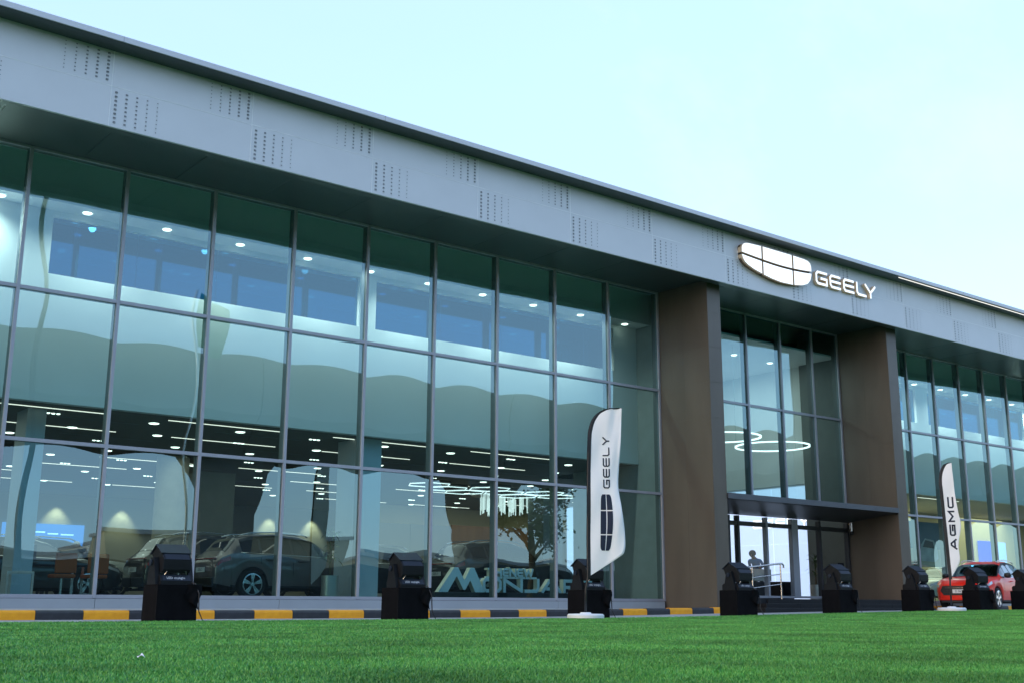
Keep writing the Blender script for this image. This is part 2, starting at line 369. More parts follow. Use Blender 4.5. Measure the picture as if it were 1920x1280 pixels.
# lawn: base sheet + real blades
M_TURF = mat('turf backing', (.055, .20, .052), .95, 0, .3, 3, .2, 120)
ground_sheet('lawn', XS, [-6, 0, 6, 12, 15, 17.9], lambda x, y: gz(x)+.004, M_TURF)
def make_grass():
    g = np.random.default_rng(5)
    N = 700000
    # more blades per square metre near the camera
    u = g.random(N); y = (2.2*(17.95/2.2)**(u**.78))
    lat = g.random(N); x = y*(-.15+2.35*lat)-.6+g.normal(0, .02, N)
    y = y*(1-.35*(lat)) if False else y
    keep = (y < 17.92+.02*np.sin(x*5)) & (x < 42) & (np.hypot(x, y) > 2.5)
    x, y = x[keep], y[keep]; n = len(x); d = np.hypot(x, y)
    t = np.clip((x-15)/18, 0, 1); z = .15*t*t*(3-2*t)+.004
    patch = .5+.5*np.sin(x*.9+1.3*np.sin(y*.7))*np.sin(y*1.15+.8*np.sin(x*.55))
    h = (.006+.006*g.random(n))*(1+.35*patch)+.0004*d
    wd = (.0014+.0007*g.random(n))*(1+d*.17)
    a = g.random(n)*2*np.pi; lean = h*(.25+.7*g.random(n)); la = g.random(n)*2*np.pi
    dx, dy = np.cos(a)*wd, np.sin(a)*wd
    V = np.empty((n, 3, 3), np.float32)
    V[:, 0] = np.stack([x-dx, y-dy, z], 1); V[:, 1] = np.stack([x+dx, y+dy, z], 1)
    V[:, 2] = np.stack([x+np.cos(la)*lean, y+np.sin(la)*lean, z+h], 1)
    me = bpy.data.meshes.new('grass'); me.vertices.add(3*n); me.vertices.foreach_set('co', V.ravel())
    me.loops.add(3*n); me.loops.foreach_set('vertex_index', np.arange(3*n, dtype=np.int32))
    me.polygons.add(n); me.polygons.foreach_set('loop_start', np.arange(0, 3*n, 3, dtype=np.int32))
    try: me.polygons.foreach_set('loop_total', np.full(n, 3, np.int32))
    except Exception: pass
    me.update(calc_edges=True)
    m = bpy.data.materials.new('grass blade'); m.use_nodes = True; t_ = m.node_tree; p = t_.nodes['Principled BSDF']
    geo = t_.nodes.new('ShaderNodeNewGeometry'); rp = t_.nodes.new('ShaderNodeValToRGB')
    rp.color_ramp.elements[0].color = (.050, .215, .043, 1); rp.color_ramp.elements[1].color = (.145, .47, .095, 1)
    e = rp.color_ramp.elements.new(.5); e.color = (.085, .345, .065, 1)
    e = rp.color_ramp.elements.new(.92); e.color = (.20, .42, .10, 1)
    nz_ = t_.nodes.new('ShaderNodeTexNoise'); nz_.inputs['Scale'].default_value = .9; nz_.inputs['Detail'].default_value = 6
    tc_ = t_.nodes.new('ShaderNodeTexCoord'); t_.links.new(tc_.outputs['Object'], nz_.inputs['Vector'])
    hs = t_.nodes.new('ShaderNodeHueSaturation'); mr = t_.nodes.new('ShaderNodeMapRange')
    mr.inputs['From Min'].default_value = .3; mr.inputs['From Max'].default_value = .7; mr.inputs['To Min'].default_value = .62; mr.inputs['To Max'].default_value = 1.35
    t_.links.new(nz_.outputs['Fac'], mr.inputs['Value']); t_.links.new(mr.outputs[0], hs.inputs['Value'])
    t_.links.new(geo.outputs['Random Per Island'], rp.inputs['Fac']); t_.links.new(rp.outputs[0], hs.inputs['Color'])
    t_.links.new(hs.outputs[0], p.inputs['Base Color']); p.inputs['Roughness'].default_value = .55; p.inputs['Specular IOR Level'].default_value = .3
    me.materials.append(m)
    tag(link('grass', me), kind='stuff')
make_grass()

# painted kerb: single blocks
def kerb(x0, n, yk, zf, first_black, sz=.82):
    k = empty('kerb', (x0, yk, 0)); tag(k, kind='structure')
    prof = [(0, -.05), (.155, -.05), (.155, .150), (.035, .150), (.008, .128), (0, .10)]
    me = {}
    for i in range(n):
        bk = (i % 2 == 0) == first_black
        if bk not in me:
            b_ = MB().prism([(a, c) for a, c in prof], .004, sz-.004, 'x'); tmp = b_.build('kerb_stone', M_BLK if bk else M_YEL, k); me[bk] = tmp.data; o = tmp
        else: o = link('kerb_stone', me[bk], k)
        o.location = (i*sz, rnd.uniform(-.003, .003), zf(x0+i*sz)+rnd.uniform(-.002, .002))
    return k
kerb(6.15-.82*14, 36, 21.0, lambda x: gz(x), True)
kerb(33.3, 14, 22.82, lambda x: gz(36)-.03, False)

# ------------------------------------------------------------------ the showroom
B = empty('showroom_building', (20, YG, 0)); tag(B, 'long two-storey car showroom with glass front and perforated grey fascia', 'building')
B.location = (0, 0, 0)
def P(name): return empty(name, parent=B)

# fascia panels and punched holes
fas = P('fascia'); holes = MB(); tabs = 0
kmin, kmax = -10, 19
pan_me = {}
for row, (za, zb) in enumerate(((ZFB, ZFM), (ZFM, ZFT))):
    for k in range(kmin, kmax):
        if row not in pan_me:
            g_ = .006
            pan_me[row] = MB().box(g_, PW-g_, 0, .06, za+(g_ if row else 0), zb-(0 if row else g_), bev=.003).mesh('fascia_panel', M_PANEL)
        link('fascia_panel', pan_me[row], fas, (PX0+k*PW, YF+rnd.uniform(-.0012, .0012), 0))
        # holes grow towards the joint
        for c in range(5):
            for r_ in range(8):
                if row == 1:
                    s_ = .012+.004*c; x = PX0+k*PW+PW-.10-(4-c)*.205; z = ZFM+.105+r_*.078
                else:
                    s_ = .028-.004*c; x = PX0+k*PW+.10+c*.205; z = ZFB+.10+r_*.088
                y = YF-.0035
                sz_ = s_*.72; s_ *= .92
                holes.add([(x-s_, y, z-sz_), (x+s_, y, z-sz_), (x+s_, y, z+sz_), (x-s_, y, z+sz_)], [(0, 1, 2, 3)], 0)
                q = s_*.5; holes.add([(x-q, y-.001, z-q*.2), (x+q*1.3, y-.001, z-q*.2), (x+q*1.3, y-.012, z-sz_*.95), (x-q, y-.012, z-sz_*.95)], [(0, 1, 2, 3)], 1)
h_ = holes.build('perforation', [M_HOLE, M_TAB], fas, fix=False); h_['kind'] = 'stuff'
MB().box(XL, XR, YF+.045, YF+.055, ZFB+.003, ZFT-.003).build('joint_backing', M_PANELB, fas)
for k in range(kmin, kmax): MB().box(PX0+k*PW-.0075, PX0+k*PW+.0075, YF-.002, YF+.03, ZFB+.004, ZFT-.004).build('joint_sealant', M_PANELB, fas)
for k in range(kmin, kmax-1): MB().box(PX0+k*PW+.0076, PX0+(k+1)*PW-.0076, YF-.002, YF+.03, ZFM-.0075, ZFM+.0075).build('joint_sealant', M_PANELB, fas)
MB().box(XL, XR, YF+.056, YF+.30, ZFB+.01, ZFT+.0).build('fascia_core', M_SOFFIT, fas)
# coping
cop = P('roof_coping'); cme = MB().prism([(YC, ZFT), (YF+1.2, ZFT), (YF+1.2, ZFT+.16), (YC+.02, ZFT+.125), (YC, ZFT+.11)], .004, 2*PW-.004, 'x')
c0 = cme.build('coping_section', M_COPING, cop); c0.location = (PX0-5*2*PW, 0, 0)
for k in range(-4, 10): link('coping_section', c0.data, cop, (PX0+k*2*PW, rnd.uniform(-.002, .002), rnd.uniform(-.0015, .0015)))
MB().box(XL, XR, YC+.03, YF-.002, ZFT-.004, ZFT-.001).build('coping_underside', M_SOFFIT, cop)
ls = MB().box(32.2, 41.0, YC+.10, YC+.125, ZFT-.022, ZFT-.006).build('light_strip', emit_mat('roof edge light strip', (1, .95, .88), .6), cop)
# roof slab
MB().box(XL, XR, YF+.1, 48, ZFT-.5, ZFT-.10).build('roof', M_WARE, B)
# soffit panels
sof = P('soffit'); sme = None
xs = [XL+1.0+1.992*i for i in range(42)]
for x in xs:
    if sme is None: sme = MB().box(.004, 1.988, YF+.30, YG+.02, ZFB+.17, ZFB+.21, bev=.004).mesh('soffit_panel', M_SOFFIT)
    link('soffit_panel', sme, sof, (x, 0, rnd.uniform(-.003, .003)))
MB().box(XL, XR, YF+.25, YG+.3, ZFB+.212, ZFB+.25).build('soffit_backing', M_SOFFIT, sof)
ZS = ZFB+.17

# curtain wall
cw = P('curtain_wall')
def mullion(x, z0, z1, w_=.068):
    b_ = MB().box(x-w_/2, x+w_/2, YG-.055, YG-.006, z0, z1, bev=.003)
    b_.box(x-w_/2+.006, x+w_/2-.006, YG+.006, YG+.20, z0, z1, mi=1)
    return b_.build('mullion', [M_FRAME, M_FRAMED], cw)
def bays(xs, rows, transoms, z_lo):
    for x in xs: mullion(x, z_lo, ZS-.003)
    for i in range(len(xs)-1):
        for zt in transoms:
            b_ = MB().box(xs[i]+.0345, xs[i+1]-.0345, YG-.050, YG-.006, zt-.036, zt+.036, bev=.003)
            b_.box(xs[i]+.0345, xs[i+1]-.0345, YG+.006, YG+.15, zt-.03, zt+.03, mi=1)
            b_.build('transom', [M_FRAME, M_FRAMED], cw)
        for za, zb in rows:
            seed = rnd.random()
            sag_pane(xs[i]+.012, xs[i+1]-.012, za+.01, zb-.01, YG+rnd.uniform(-.001, .001), .0045+.0035*seed, rnd.uniform(-.004, .004)).build('glass_pane', M_GLASS, cw, smooth=True, fix=False)
bays(LX, ((Z0, Z1), (Z1, Z2), (Z2, Z3)), (Z0+.0, Z1, Z2, Z3-.02), Z0-.03)
bays(RX, ((Z0, Z1), (Z1, Z2), (Z2, Z3)), (Z0+.0, Z1, Z2, Z3-.02), Z0-.03)
ZCAN = 3.30
bays(EX, ((ZCAN, Z2), (Z2, Z3)), (ZCAN+.05, Z2, Z3-.02), ZCAN-.1)
# plinth
pl = P('plinth')
for seg in ((XL, 23.77), (33.09, XR)):
    x = seg[0]
    while x < seg[1]-.01:
        x2 = min(x+3.984, seg[1]); MB().box(x+.004, x2-.004, YG-.10, YG+.1, .10, Z0-.042, bev=.004).build('plinth_panel', M_PLINTH, pl); x = x2
# clad columns
for (cx0, cx1) in ((23.855, 24.40), (32.53, 33.07)):
    c = P('entrance_column')
    lev = [.02, .36, 1.38, 2.38, 3.37, 4.33, 5.37, 6.36, 7.36, 8.36, ZS-.004]
    ya, yb = 21.30, YG+.05
    MB().box(cx0+.004, cx1-.004, ya+.004, yb-.001, .021, ZS-.006).build('column_core', M_CLADGAP, c)
    for a, z in zip(lev[:-1], lev[1:]):
        g_ = .005
        MB().box(cx0+.003, cx1-.003, ya, ya+.003, a+g_, z-g_).build('cladding_panel', M_CLAD, c)
        for sx0, sx1 in ((cx0, cx0+.003), (cx1-.003, cx1)):
            for y0_, y1_ in ((ya+.006, ya+.96), (ya+.966, yb-.002)):
                MB().box(sx0, sx1, y0_, y1_, a+g_, z-g_).build('cladding_panel', M_CLAD, c)
# entrance canopy
can = P('entrance_canopy')
MB().prism([(21.28, 3.16), (21.42, 3.13), (YG-.06, 2.93), (YG-.06, 3.30), (21.28, 3.30)], 24.405, 32.525, 'x').build('canopy_shell', M_CANOPY, can)
MB().box(24.405, 32.525, 21.262, 21.277, 3.15, 3.305, bev=.003).build('canopy_edge', mat('canopy edge metal', (.09, .10, .115), .4, .3), can)
# doors under the canopy
dr = P('entrance_doors')
ZD0, ZD1 = .50, 2.62
dx = [24.44, 26.62, 27.05, 28.36, 29.72, 31.0, 32.5]
for i, x in enumerate(dx):
    wd = .09 if i != 4 else .30
    MB().box(x-wd/2, x+wd/2, YG-.06, YG+.10, ZD0-.02, 2.92, bev=.004).build('door_post', M_CANOPY if i not in (3, 4) else M_FRAME, dr)
for i in range(len(dx)-1):
    a = dx[i]+(.05 if i != 4 else .155); c_ = dx[i+1]-(.05 if i != 3 else .155)
    MB().box(a, c_, YG-.05, YG+.08, ZD1, ZD1+.13, bev=.004).build('door_head', M_CANOPY, dr)
    MB().box(a, c_, YG-.05, YG+.08, ZD0-.02, ZD0+.05, bev=.004).build('door_rail', M_FRAME, dr)
    sag_pane(a+.004, c_-.004, ZD0+.055, ZD1-.005, YG+.01, .001).build('door_pane', M_CLEAR, dr, smooth=True, fix=False)
    sag_pane(a+.004, c_-.004, ZD1+.135, 2.915, YG+.01, .0005).build('door_pane', M_CLEAR, dr, smooth=True, fix=False)
# steps
st = P('entrance_steps')
for i, (y0_, zt) in enumerate(((20.55, .20), (20.92, .32), (21.29-.02, .44))):
    xr = 33.05-.28*i; xl = 24.9+.5*i
    n_ = 5
    for k in range(n_):
        a = xl+(xr-xl)*k/n_; c_ = xl+(xr-xl)*(k+1)/n_
        MB().box(a+.002, c_-.002, y0_, 21.27 if i < 2 else 21.298, -.02, zt, bev=.006).build('step_slab', M_STEP, st)
MB().box(24.42, 32.51, 21.31, YG+.1, .1, .448).build('landing', M_STEP, st)

# ------------------------------------------------------------------ interior of the showroom
inn = P('showroom_interior')
MB().box(XL, XR, YG+.205, 47.2, .20, .38).build('showroom_floor', M_FLOOR, inn)
ceil = P('showroom_ceiling')
MB().box(XL, 24.6, YW+.20, 47, ZM, ZM+.25).build('ceiling_slab', M_CEIL, ceil)
MB().box(24.6, 33.0, 29.2, 47, ZM, ZM+.25).build('ceiling_slab', M_CEIL, ceil)
MB().box(33.0, XR, YW+.20, 47, ZM, ZM+.25).build('ceiling_slab', mat('light ceiling', (.55, .50, .40), .8), ceil)
MB().box(XL, XR, 47, 47.2, .38, ZFT-.6).build('back_wall', M_BACKWALL, inn)
MB().box(XL-.1, XL+.1, YG, 47, .38, ZFT-.6).build('end_wall', M_WHITEWALL, inn)
MB().box(XR-.1, XR+.1, YG, 47, .38, ZFT-.6).build('end_wall', M_WHITEWALL, inn)
# upper void: drop bulkhead, ceiling, wall with long office windows
def upper(x0, x1, wins):
    mz = P('mezzanine_front')
    MB().box(x0, x1, 24.12, 24.20, ZC, ZS+.30).build('bulkhead', M_WHITEWALL, mz)
    MB().box(x0, x1, 24.201, YW+3.0, ZC+.002, ZC+.06).build('upper_ceiling', M_WHITEWALL, mz)
    MB().box(x0, x1, YG+.21, 24.119, ZS+.2, ZS+.26).build('upper_ceiling', M_WHITEWALL, mz)
    zw0, zw1 = 7.15, 8.44
    MB().box(x0, x1, YW, YW+.2, ZM, zw0).build('wall_panel', M_WHITEWALL, mz)
    MB().box(x0, x1, YW, YW+.2, zw1, ZC).build('wall_panel', M_WHITEWALL, mz)
    edges = [x0]+[e for w_ in wins for e in w_]+[x1]
    for a, c_ in zip(edges[::2], edges[1::2]):
        if c_-a > .01: MB().box(a, c_, YW, YW+.2, zw0+.001, zw1-.001).build('wall_panel', M_WHITEWALL, mz)
    for a, c_ in wins:
        wn = 0
        n_ = max(1, round((c_-a)/1.95))
        for k in range(n_):
            p0 = a+(c_-a)*k/n_; p1 = a+(c_-a)*(k+1)/n_
            MB().box(p0+.004, p1-.004, YW+.10, YW+.112, zw0+.003, zw1-.003).build('office_window_pane', M_INGLASS, mz)
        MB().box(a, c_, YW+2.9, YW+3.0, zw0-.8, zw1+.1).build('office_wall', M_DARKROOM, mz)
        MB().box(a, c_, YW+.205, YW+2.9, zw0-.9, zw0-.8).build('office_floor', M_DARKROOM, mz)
        for k in range(n_):
            xx = a+(c_-a)*(k+.5)/n_; MB().lathe([(.09, 0), (.09, .012)], 14, (xx, YW+1.4, ZC-.012)).build('downlight', M_DOWN, mz)
    x = x0+.48
    while x < x1-.3:
        MB().lathe([(.085, 0), (.10, .01), (.10, .022)], 18, (x, 24.48, ZC-.020)).build('downlight', M_DOWN, mz); x += 1.80
upper(XL, 24.55, [(-18, -9), (-8.3, 4.6), (6.86, 14.55), (15.05, 23.45)])
MB().box(24.42, 24.56, YG+.21, YW+3, .38, ZS+.3).build('end_wall', mat('grey interior wall', (.30, .34, .33), .7), inn)
upper(33.15, XR-.1, [(33.6, 39.5), (40.3, 47.6), (48.3, 55), (55.7, 61)])
# lobby
lob = P('lobby')
MB().box(24.57, 33.1, YG+.21, 29.2, ZC, ZC+.06).build('lobby_ceiling', M_WHITEWALL, lob)
MB().box(24.57, 36.0, 29.2, 29.35, ZM, ZC).build('lobby_wall', M_WHITEWALL, lob)
MB().box(32.95, 33.12, 25.1, 29.2, ZM+.02, ZC).build('lobby_wall', M_WHITEWALL, lob)
MB().box(32.80, 33.12, YG+.22, 25.09, .38, ZS+.3).build('lobby_wall', mat('dark lobby wall', (.12, .14, .13), .6), lob)
MB().box(26.6, 29.9, 29.14, 29.195, 6.7, 8.3).build('lobby_window', M_INGLASS, lob)
for x, y in ((29.6, 25.3), (29.2, 27.5), (31.6, 25.4), (31.2, 27.6), (26.9, 25.4), (26.6, 27.5)):
    MB().lathe([(.09, 0), (.10, .02)], 16, (x, y, ZC-.021)).build('downlight', M_DOWN, lob)
# backlit wall: single panels with visible joints
lw_ = P('backlit_wall')
for j in range(8):
    for i in range(4):
        MB().box(32.98, 33.02, 25.12+j*1.6+.006, 25.12+(j+1)*1.6-.006, .40+i*.985+.005, .40+(i+1)*.985-.005, bev=.002).build('light_panel', M_LIGHTBOX, lw_)
MB().box(33.03, 33.10, 25.11, 38, .38, ZM).build('light_wall_backing', M_WHITEWALL, lw_)
# ceiling lights of the showroom (parts of the ceiling)
lin = MB().box(0, 2.9, -.016, .016, -.014, 0).mesh('linear_light', M_LINEAR)
for r_ in range(7):
    y = 25.5+2.64*r_
    for k in range(-3, 9):
        if r_ > 2 and (k+r_) % 3 == 0: continue
        x = -6.5+4.33*k+1.15*(r_ % 2)+(.9 if r_ % 3 == 2 else 0)+12.2
        if x+2.9 > 44 or (24.4 < x+2.9 and x < 33.2 and y < 29.3): continue
        link('linear_light', lin, ceil, (x, y, ZM-.001))
dn = MB().lathe([(.10, -.018), (.12, -.006), (.12, 0)], 16).mesh('downlight', M_DOWN)
sp = MB()
for q in range(3): sp.lathe([(.035, -.02), (.045, 0)], 10, (q*.11-.11, 0, 0))
sp = sp.mesh('spot_cluster', M_DOWN)
for r_ in range(9):
    y = 26.2+1.9*r_
    for k in range(-2, 16):
        x = 1.2+2.17*k+(1.0 if r_ % 2 else 0)+rnd.uniform(-.1, .1)
        if x > 44 or (24.4 < x < 33.2 and y < 29.4): continue
        link('downlight' if (k+r_) % 3 else 'spot_cluster', dn if (k+r_) % 3 else sp, ceil, (x, y, ZM-.001))
slot = MB().box(0, 2.4, -.03, .03, -.006, 0).mesh('air_slot', M_HOLE)
for r_ in range(6):
    for k in range(0, 9): 
        x = 3+4.33*k+1.4*(r_ % 2)
        if 21.9 < x < 33.2 and r_ < 2: continue
        link('air_slot', slot, ceil, (x, 26.6+2.64*r_, ZM-.001))
# the light those fittings give
def area(loc, sx, sy, e, color=(1, .9, .78), rot=(0, 0, 0)):
    l = bpy.data.lights.new('ceiling lamp', 'AREA'); l.shape = 'RECTANGLE'; l.size = sx; l.size_y = sy; l.energy = e; l.color = color
    o = bpy.data.objects.new('ceiling_lamp', l); COL.objects.link(o); o.location = loc; o.rotation_euler = rot; o.parent = ceil; return o
LK = .27
for x in (4, 11, 18): 
    for y in (29, 37): area((x, y, ZM-.06), 5, 5, 40*LK)
for x in (28, 36): area((x, 38, ZM-.06), 6, 6, 40*LK)
for x in (37, 44, 52): area((x, 28, ZM-.06), 5, 4, 170*LK, (1, .86, .62))
area((28.7, 26.5, ZC-.08), 6, 3.5, 90*LK, (1, .95, .88))
def void_lamp(x, y, z, e):
    l = bpy.data.lights.new('void downlight lamp', 'SPOT'); l.energy = e; l.color = (1, .96, .88); l.spot_size = R(150); l.spot_blend = .8; l.shadow_soft_size = .08
    o = bpy.data.objects.new('void_downlight_lamp', l); COL.objects.link(o); o.location = (x, y, z); o.parent = ceil
for x in [2.5+2.7*i for i in range(8)]+[35+3.2*i for i in range(6)]: void_lamp(x, 24.32, ZC-.03, 60)
def washer(x, y, z, e):
    l = bpy.data.lights.new('wall washer', 'SPOT'); l.energy = e; l.color = (1, .84, .55); l.spot_size = R(70); l.spot_blend = .7; l.shadow_soft_size = .05
    o = bpy.data.objects.new('wall_washer', l); COL.objects.link(o); o.location = (x, y, z); o.rotation_euler = (R(12), 0, 0); o.parent = ceil
for x in (14.2, 16.8, 19.4, 23.4, 25.5, 28): washer(x, 46.55, ZM-.05, 26)

# interior columns and wall features
MB().box(14.97, 15.62, 25.2, 26.3, .38, ZM).build('interior_column', M_COLWHITE, inn)
MB().box(27.55, 28.5, 33.0, 33.9, .38, ZM).build('interior_column', mat('grey interior column', (.24, .27, .26), .6), inn)
MB().lathe([(.46, .38), (.46, ZM)], 28, (12.9, 32.2, 0)).build('interior_column', mat('warm column', (.62, .55, .40), .6), inn, smooth=True, angle=40)
MB().box(13.9, 15.0, 32.5, 33.6, .38, ZM-.3).build('interior_column', mat('olive grey wall', (.20, .21, .17), .7), inn)
MB().box(7.0, 7.4, 25.8, 26.6, .38, ZM).build('interior_column', M_COLWHITE, inn)
wood = P('timber_wall')
for k in range(6):
    MB().box(28.3+k*.82+.004, 28.3+(k+1)*.82-.004, 39.9, 40.0, .4, 3.5).build('timber_panel', M_WOOD, wood)
MB().box(31.2, 33.0, 39.8, 39.88, 1.75, 1.80).build('shelf_light', emit_mat('warm shelf light', (1, .62, .25), 1.6), wood)
for k in range(4):
    MB().box(25.2+k*2.4+.01, 25.2+(k+1)*2.4-.01, 42.0, 42.15, .4, 3.6).build('wall_panel', M_BACKWALL, wood)
MB().box(25.2, 40, 42.2, 42.4, 3.62, ZM).build('yellow_wall', M_WARMWALL, wood)
for k in range(9):
    MB().box(39.0+k*2.4+.006, 39.0+(k+1)*2.4-.006, 29.9, 30.0, .38, ZM).build('beige_panel', M_WARMWALL, inn)
# ------------------------------------------------------------------ video wall, poster, screens
tag(MB().box(12.2, 15.3, 46.86, 46.94, 1.7, 3.25).build('video_wall', mat('blue video wall picture', (.02, .05, .12), .3, 0, 0, emis=(.05, .22, .62), estr=.8)), 'blue glowing video wall on the back wall behind the standing guests', 'screen')
vw = bpy.data.objects['video_wall']
for k, (x, z, wd, ht) in enumerate([(12.5, 3.05, .5, .05), (13.2, 2.95, .6, .05), (13.9, 2.9, .4, .05), (14.4, 2.88, .5, .05), (12.6, 2.6, .04, .6), (12.8, 2.6, .03, .5), (13.3, 2.5, .05, .7), (13.5, 2.5, .04, .6), (14.35, 2.3, .12, .9), (14.2, 2.2, .06, .5)]):
    MB().box(x, x+wd, 46.85, 46.858, z-ht, z).build('picture_detail', emit_mat('bright picture detail', (.35, .62, 1), 1.1), vw)
po = MB().box(40.2, 42.7, 25.94, 26.0, 1.75, 3.5).build('poster', mat('poster dusk sky print', (.05, .11, .15), .4, 0, .3, .6))
tag(po, 'dark blue and sand poster with a silver car inside right wing', 'poster')
MB().box(40.2, 42.7, 25.934, 25.939, 1.751, 2.45).build('printed_dune', mat('sand print', (.48, .40, .25), .5, 0, .2, 1.5), po)
def flat(poly, y, name, m, parent): return MB().prism(poly, y, y+.004, 'y').build(name, m, parent)
flat([(40.9, 2.2), (41.0, 1.98), (41.9, 1.95), (42.15, 2.1), (42.12, 2.45), (41.9, 2.8), (41.3, 2.86), (41.0, 2.6)], 25.928, 'printed_car', mat('silver car print', (.50, .50, .46), .5, 0, .4, 2), po)
flat([(41.1, 2.52), (41.9, 2.48), (41.82, 2.74), (41.3, 2.79)], 25.922, 'printed_windscreen', mat('dark print', (.02, .03, .04), .5), po)
bs = MB().box(52.0, 53.1, 29.80, 29.86, 2.1, 3.3).build('display_screen', mat('deep blue screen picture', (.01, .01, .1), .3, 0, 0, emis=(.02, .05, .75), estr=.9))
tag(bs, 'glowing deep blue screen on the beige wall in the right wing', 'screen')
MB().box(53.15, 54.4, 29.78, 29.86, 2.05, 3.28).build('screen_half', mat('pale blue screen picture', (.2, .3, .5), .3, 0, 0, emis=(.32, .52, .95), estr=.8), bs)

# ------------------------------------------------------------------ facade sign
em = empty('emblem_sign', (26.3, YF, 10.0)); em.location = (0, 0, 0)
tag(em, 'lit white shield emblem of six panels on the grey fascia', 'sign')
midline = [(24.70, 10.105), (25.15, 10.075), (25.58, 10.05), (26.0, 10.03), (26.45, 10.02), (26.99, 10.03), (27.45, 10.055), (27.87, 10.09)]
def mid_z(x):
    for (a, za), (c_, zc) in zip(midline, midline[1:]):
        if a <= x <= c_: return za+(zc-za)*(x-a)/(c_-a)
    return midline[0][1] if x < midline[0][0] else midline[-1][1]
topl = [(24.70, 10.14), (24.71, 10.30), (24.76, 10.38), (24.86, 10.43), (25.0, 10.455), (25.56, 10.475), (27.0, 10.47), (27.56, 10.455), (27.74, 10.43), (27.84, 10.37), (27.88, 10.26), (27.88, 10.12)]
botl = [(24.70, 10.07), (24.74, 9.97), (24.82, 9.87), (24.98, 9.79), (25.2, 9.72), (25.62, 9.63), (26.0, 9.57), (26.4, 9.535), (26.98, 9.55), (27.4, 9.61), (27.66, 9.70), (27.80, 9.83), (27.86, 9.97), (27.88, 10.06)]
def interp(pl, x):
    for (a, za), (c_, zc) in zip(pl, pl[1:]):
        if a <= x <= c_ and c_ > a: return za+(zc-za)*(x-a)/(c_-a)
    return pl[0][1] if x <= pl[0][0] else pl[-1][1]
cuts = [24.69, 25.60, 27.0, 27.89]; gp = .036
for i in range(3):
    a, c_ = cuts[i]+(gp if i else 0), cuts[i+1]-(gp if i < 2 else 0)
    for outline, upper_ in ((topl, True), (botl, False)):
        inner = [p for p in outline if a < p[0] < c_]
        poly = ([(a, interp(outline, a))] if i else [])+inner+([(c_, interp(outline, c_))] if i < 2 else [])
        n_ = 6; ml = [(a+(c_-a)*k/n_, mid_z(a+(c_-a)*k/n_)+(gp if upper_ else -gp)) for k in range(n_+1)]
        if i == 0: ml[0] = (24.705, ml[0][1])
        if i == 2: ml[-1] = (27.875, ml[-1][1])
        poly = poly+list(reversed(ml))
        MB().prism(poly, YF-.17, YF-.02, 'y', 0, 1).build('emblem_panel', [M_SIGNFACE, M_SIGNSIDE], em)
MB().prism([(x, z) for x, z in topl[1:-1]]+[(x, z) for x, z in reversed(botl[1:-1])], YF-.10, YF-.005, 'y').build('emblem_back', M_SIGNDARK, em)
gs = empty('name_sign'); tag(gs, 'lit white raised letters GEELY beside the emblem on the fascia', 'sign')
for ch, x0, x1 in (('G', 28.16, 28.74), ('E', 28.85, 29.41), ('E', 29.54, 30.10), ('L', 30.22, 30.74), ('Y', 30.66, 31.28)):
    o = letter_mb(ch, x1-x0, .435, .074, -.11, -.012).build('letter', [M_SIGNFACE, M_SIGNSIDE], gs); o.location = (x0, YF, 9.81)

# ------------------------------------------------------------------ floodlights on covered cases
FX = [7.17, 11.73, 16.34, 21.10, 25.0, 28.52, 31.6, 34.3]
def make_case():
    t = empty('covered_case')
    g = random.Random(3)
    def prof(u, z):      # rounded rectangle perimeter with cloth folds
        w_, d = .36, .30
        per = [(-w_, -d), (w_, -d), (w_, d), (-w_, d)]
        L = [2*w_, 2*d, 2*w_, 2*d]; s_ = u*sum(L); k = 0
        while s_ > L[k]+1e-9: s_ -= L[k]; k = (k+1) % 4
        a, c_ = per[k], per[(k+1) % 4]; f = s_/L[k]
        x, y = a[0]+(c_[0]-a[0])*f, a[1]+(c_[1]-a[1])*f
        fold = (math.sin(u*47)*.010+math.sin(u*23+1)*.016)*(1.15-z/.62)
        q = 1+fold+.02*(1-z/.62)
        return (x*q, y*q, z)
    b_ = MB(); n, m_ = 72, 8
    zz = [0, .08, .2, .32, .44, .54, .60, .62]
    v = [prof((i+.001)/n, z) for z in zz for i in range(n)]
    v = [(x*(.985 if k >= 7*n else 1), y*(.985 if k >= 7*n else 1), z) for k, (x, y, z) in enumerate(v)]
    f = [(j*n+i, j*n+(i+1) % n, (j+1)*n+(i+1) % n, (j+1)*n+i) for j in range(7) for i in range(n)]
    f.append(tuple(range(7*n, 8*n)))
    b_.add(v, f); b_.build('cloth_cover', M_CLOTH, t, smooth=True, angle=50)
    # the loose corner of cloth hanging at the right side
    c_ = MB(); c_.grid(lambda u, v: (.16+.26*u+.03*math.sin(v*6), -.31-.05*math.sin(math.pi*u)*(1-.3*v)-.03*math.sin(u*9+v*3)*v, .625-.36*v*(.7+.5*u)), 10, 8)
    c_.build('cloth_flap', M_CLOTH, t, smooth=True)
    return t
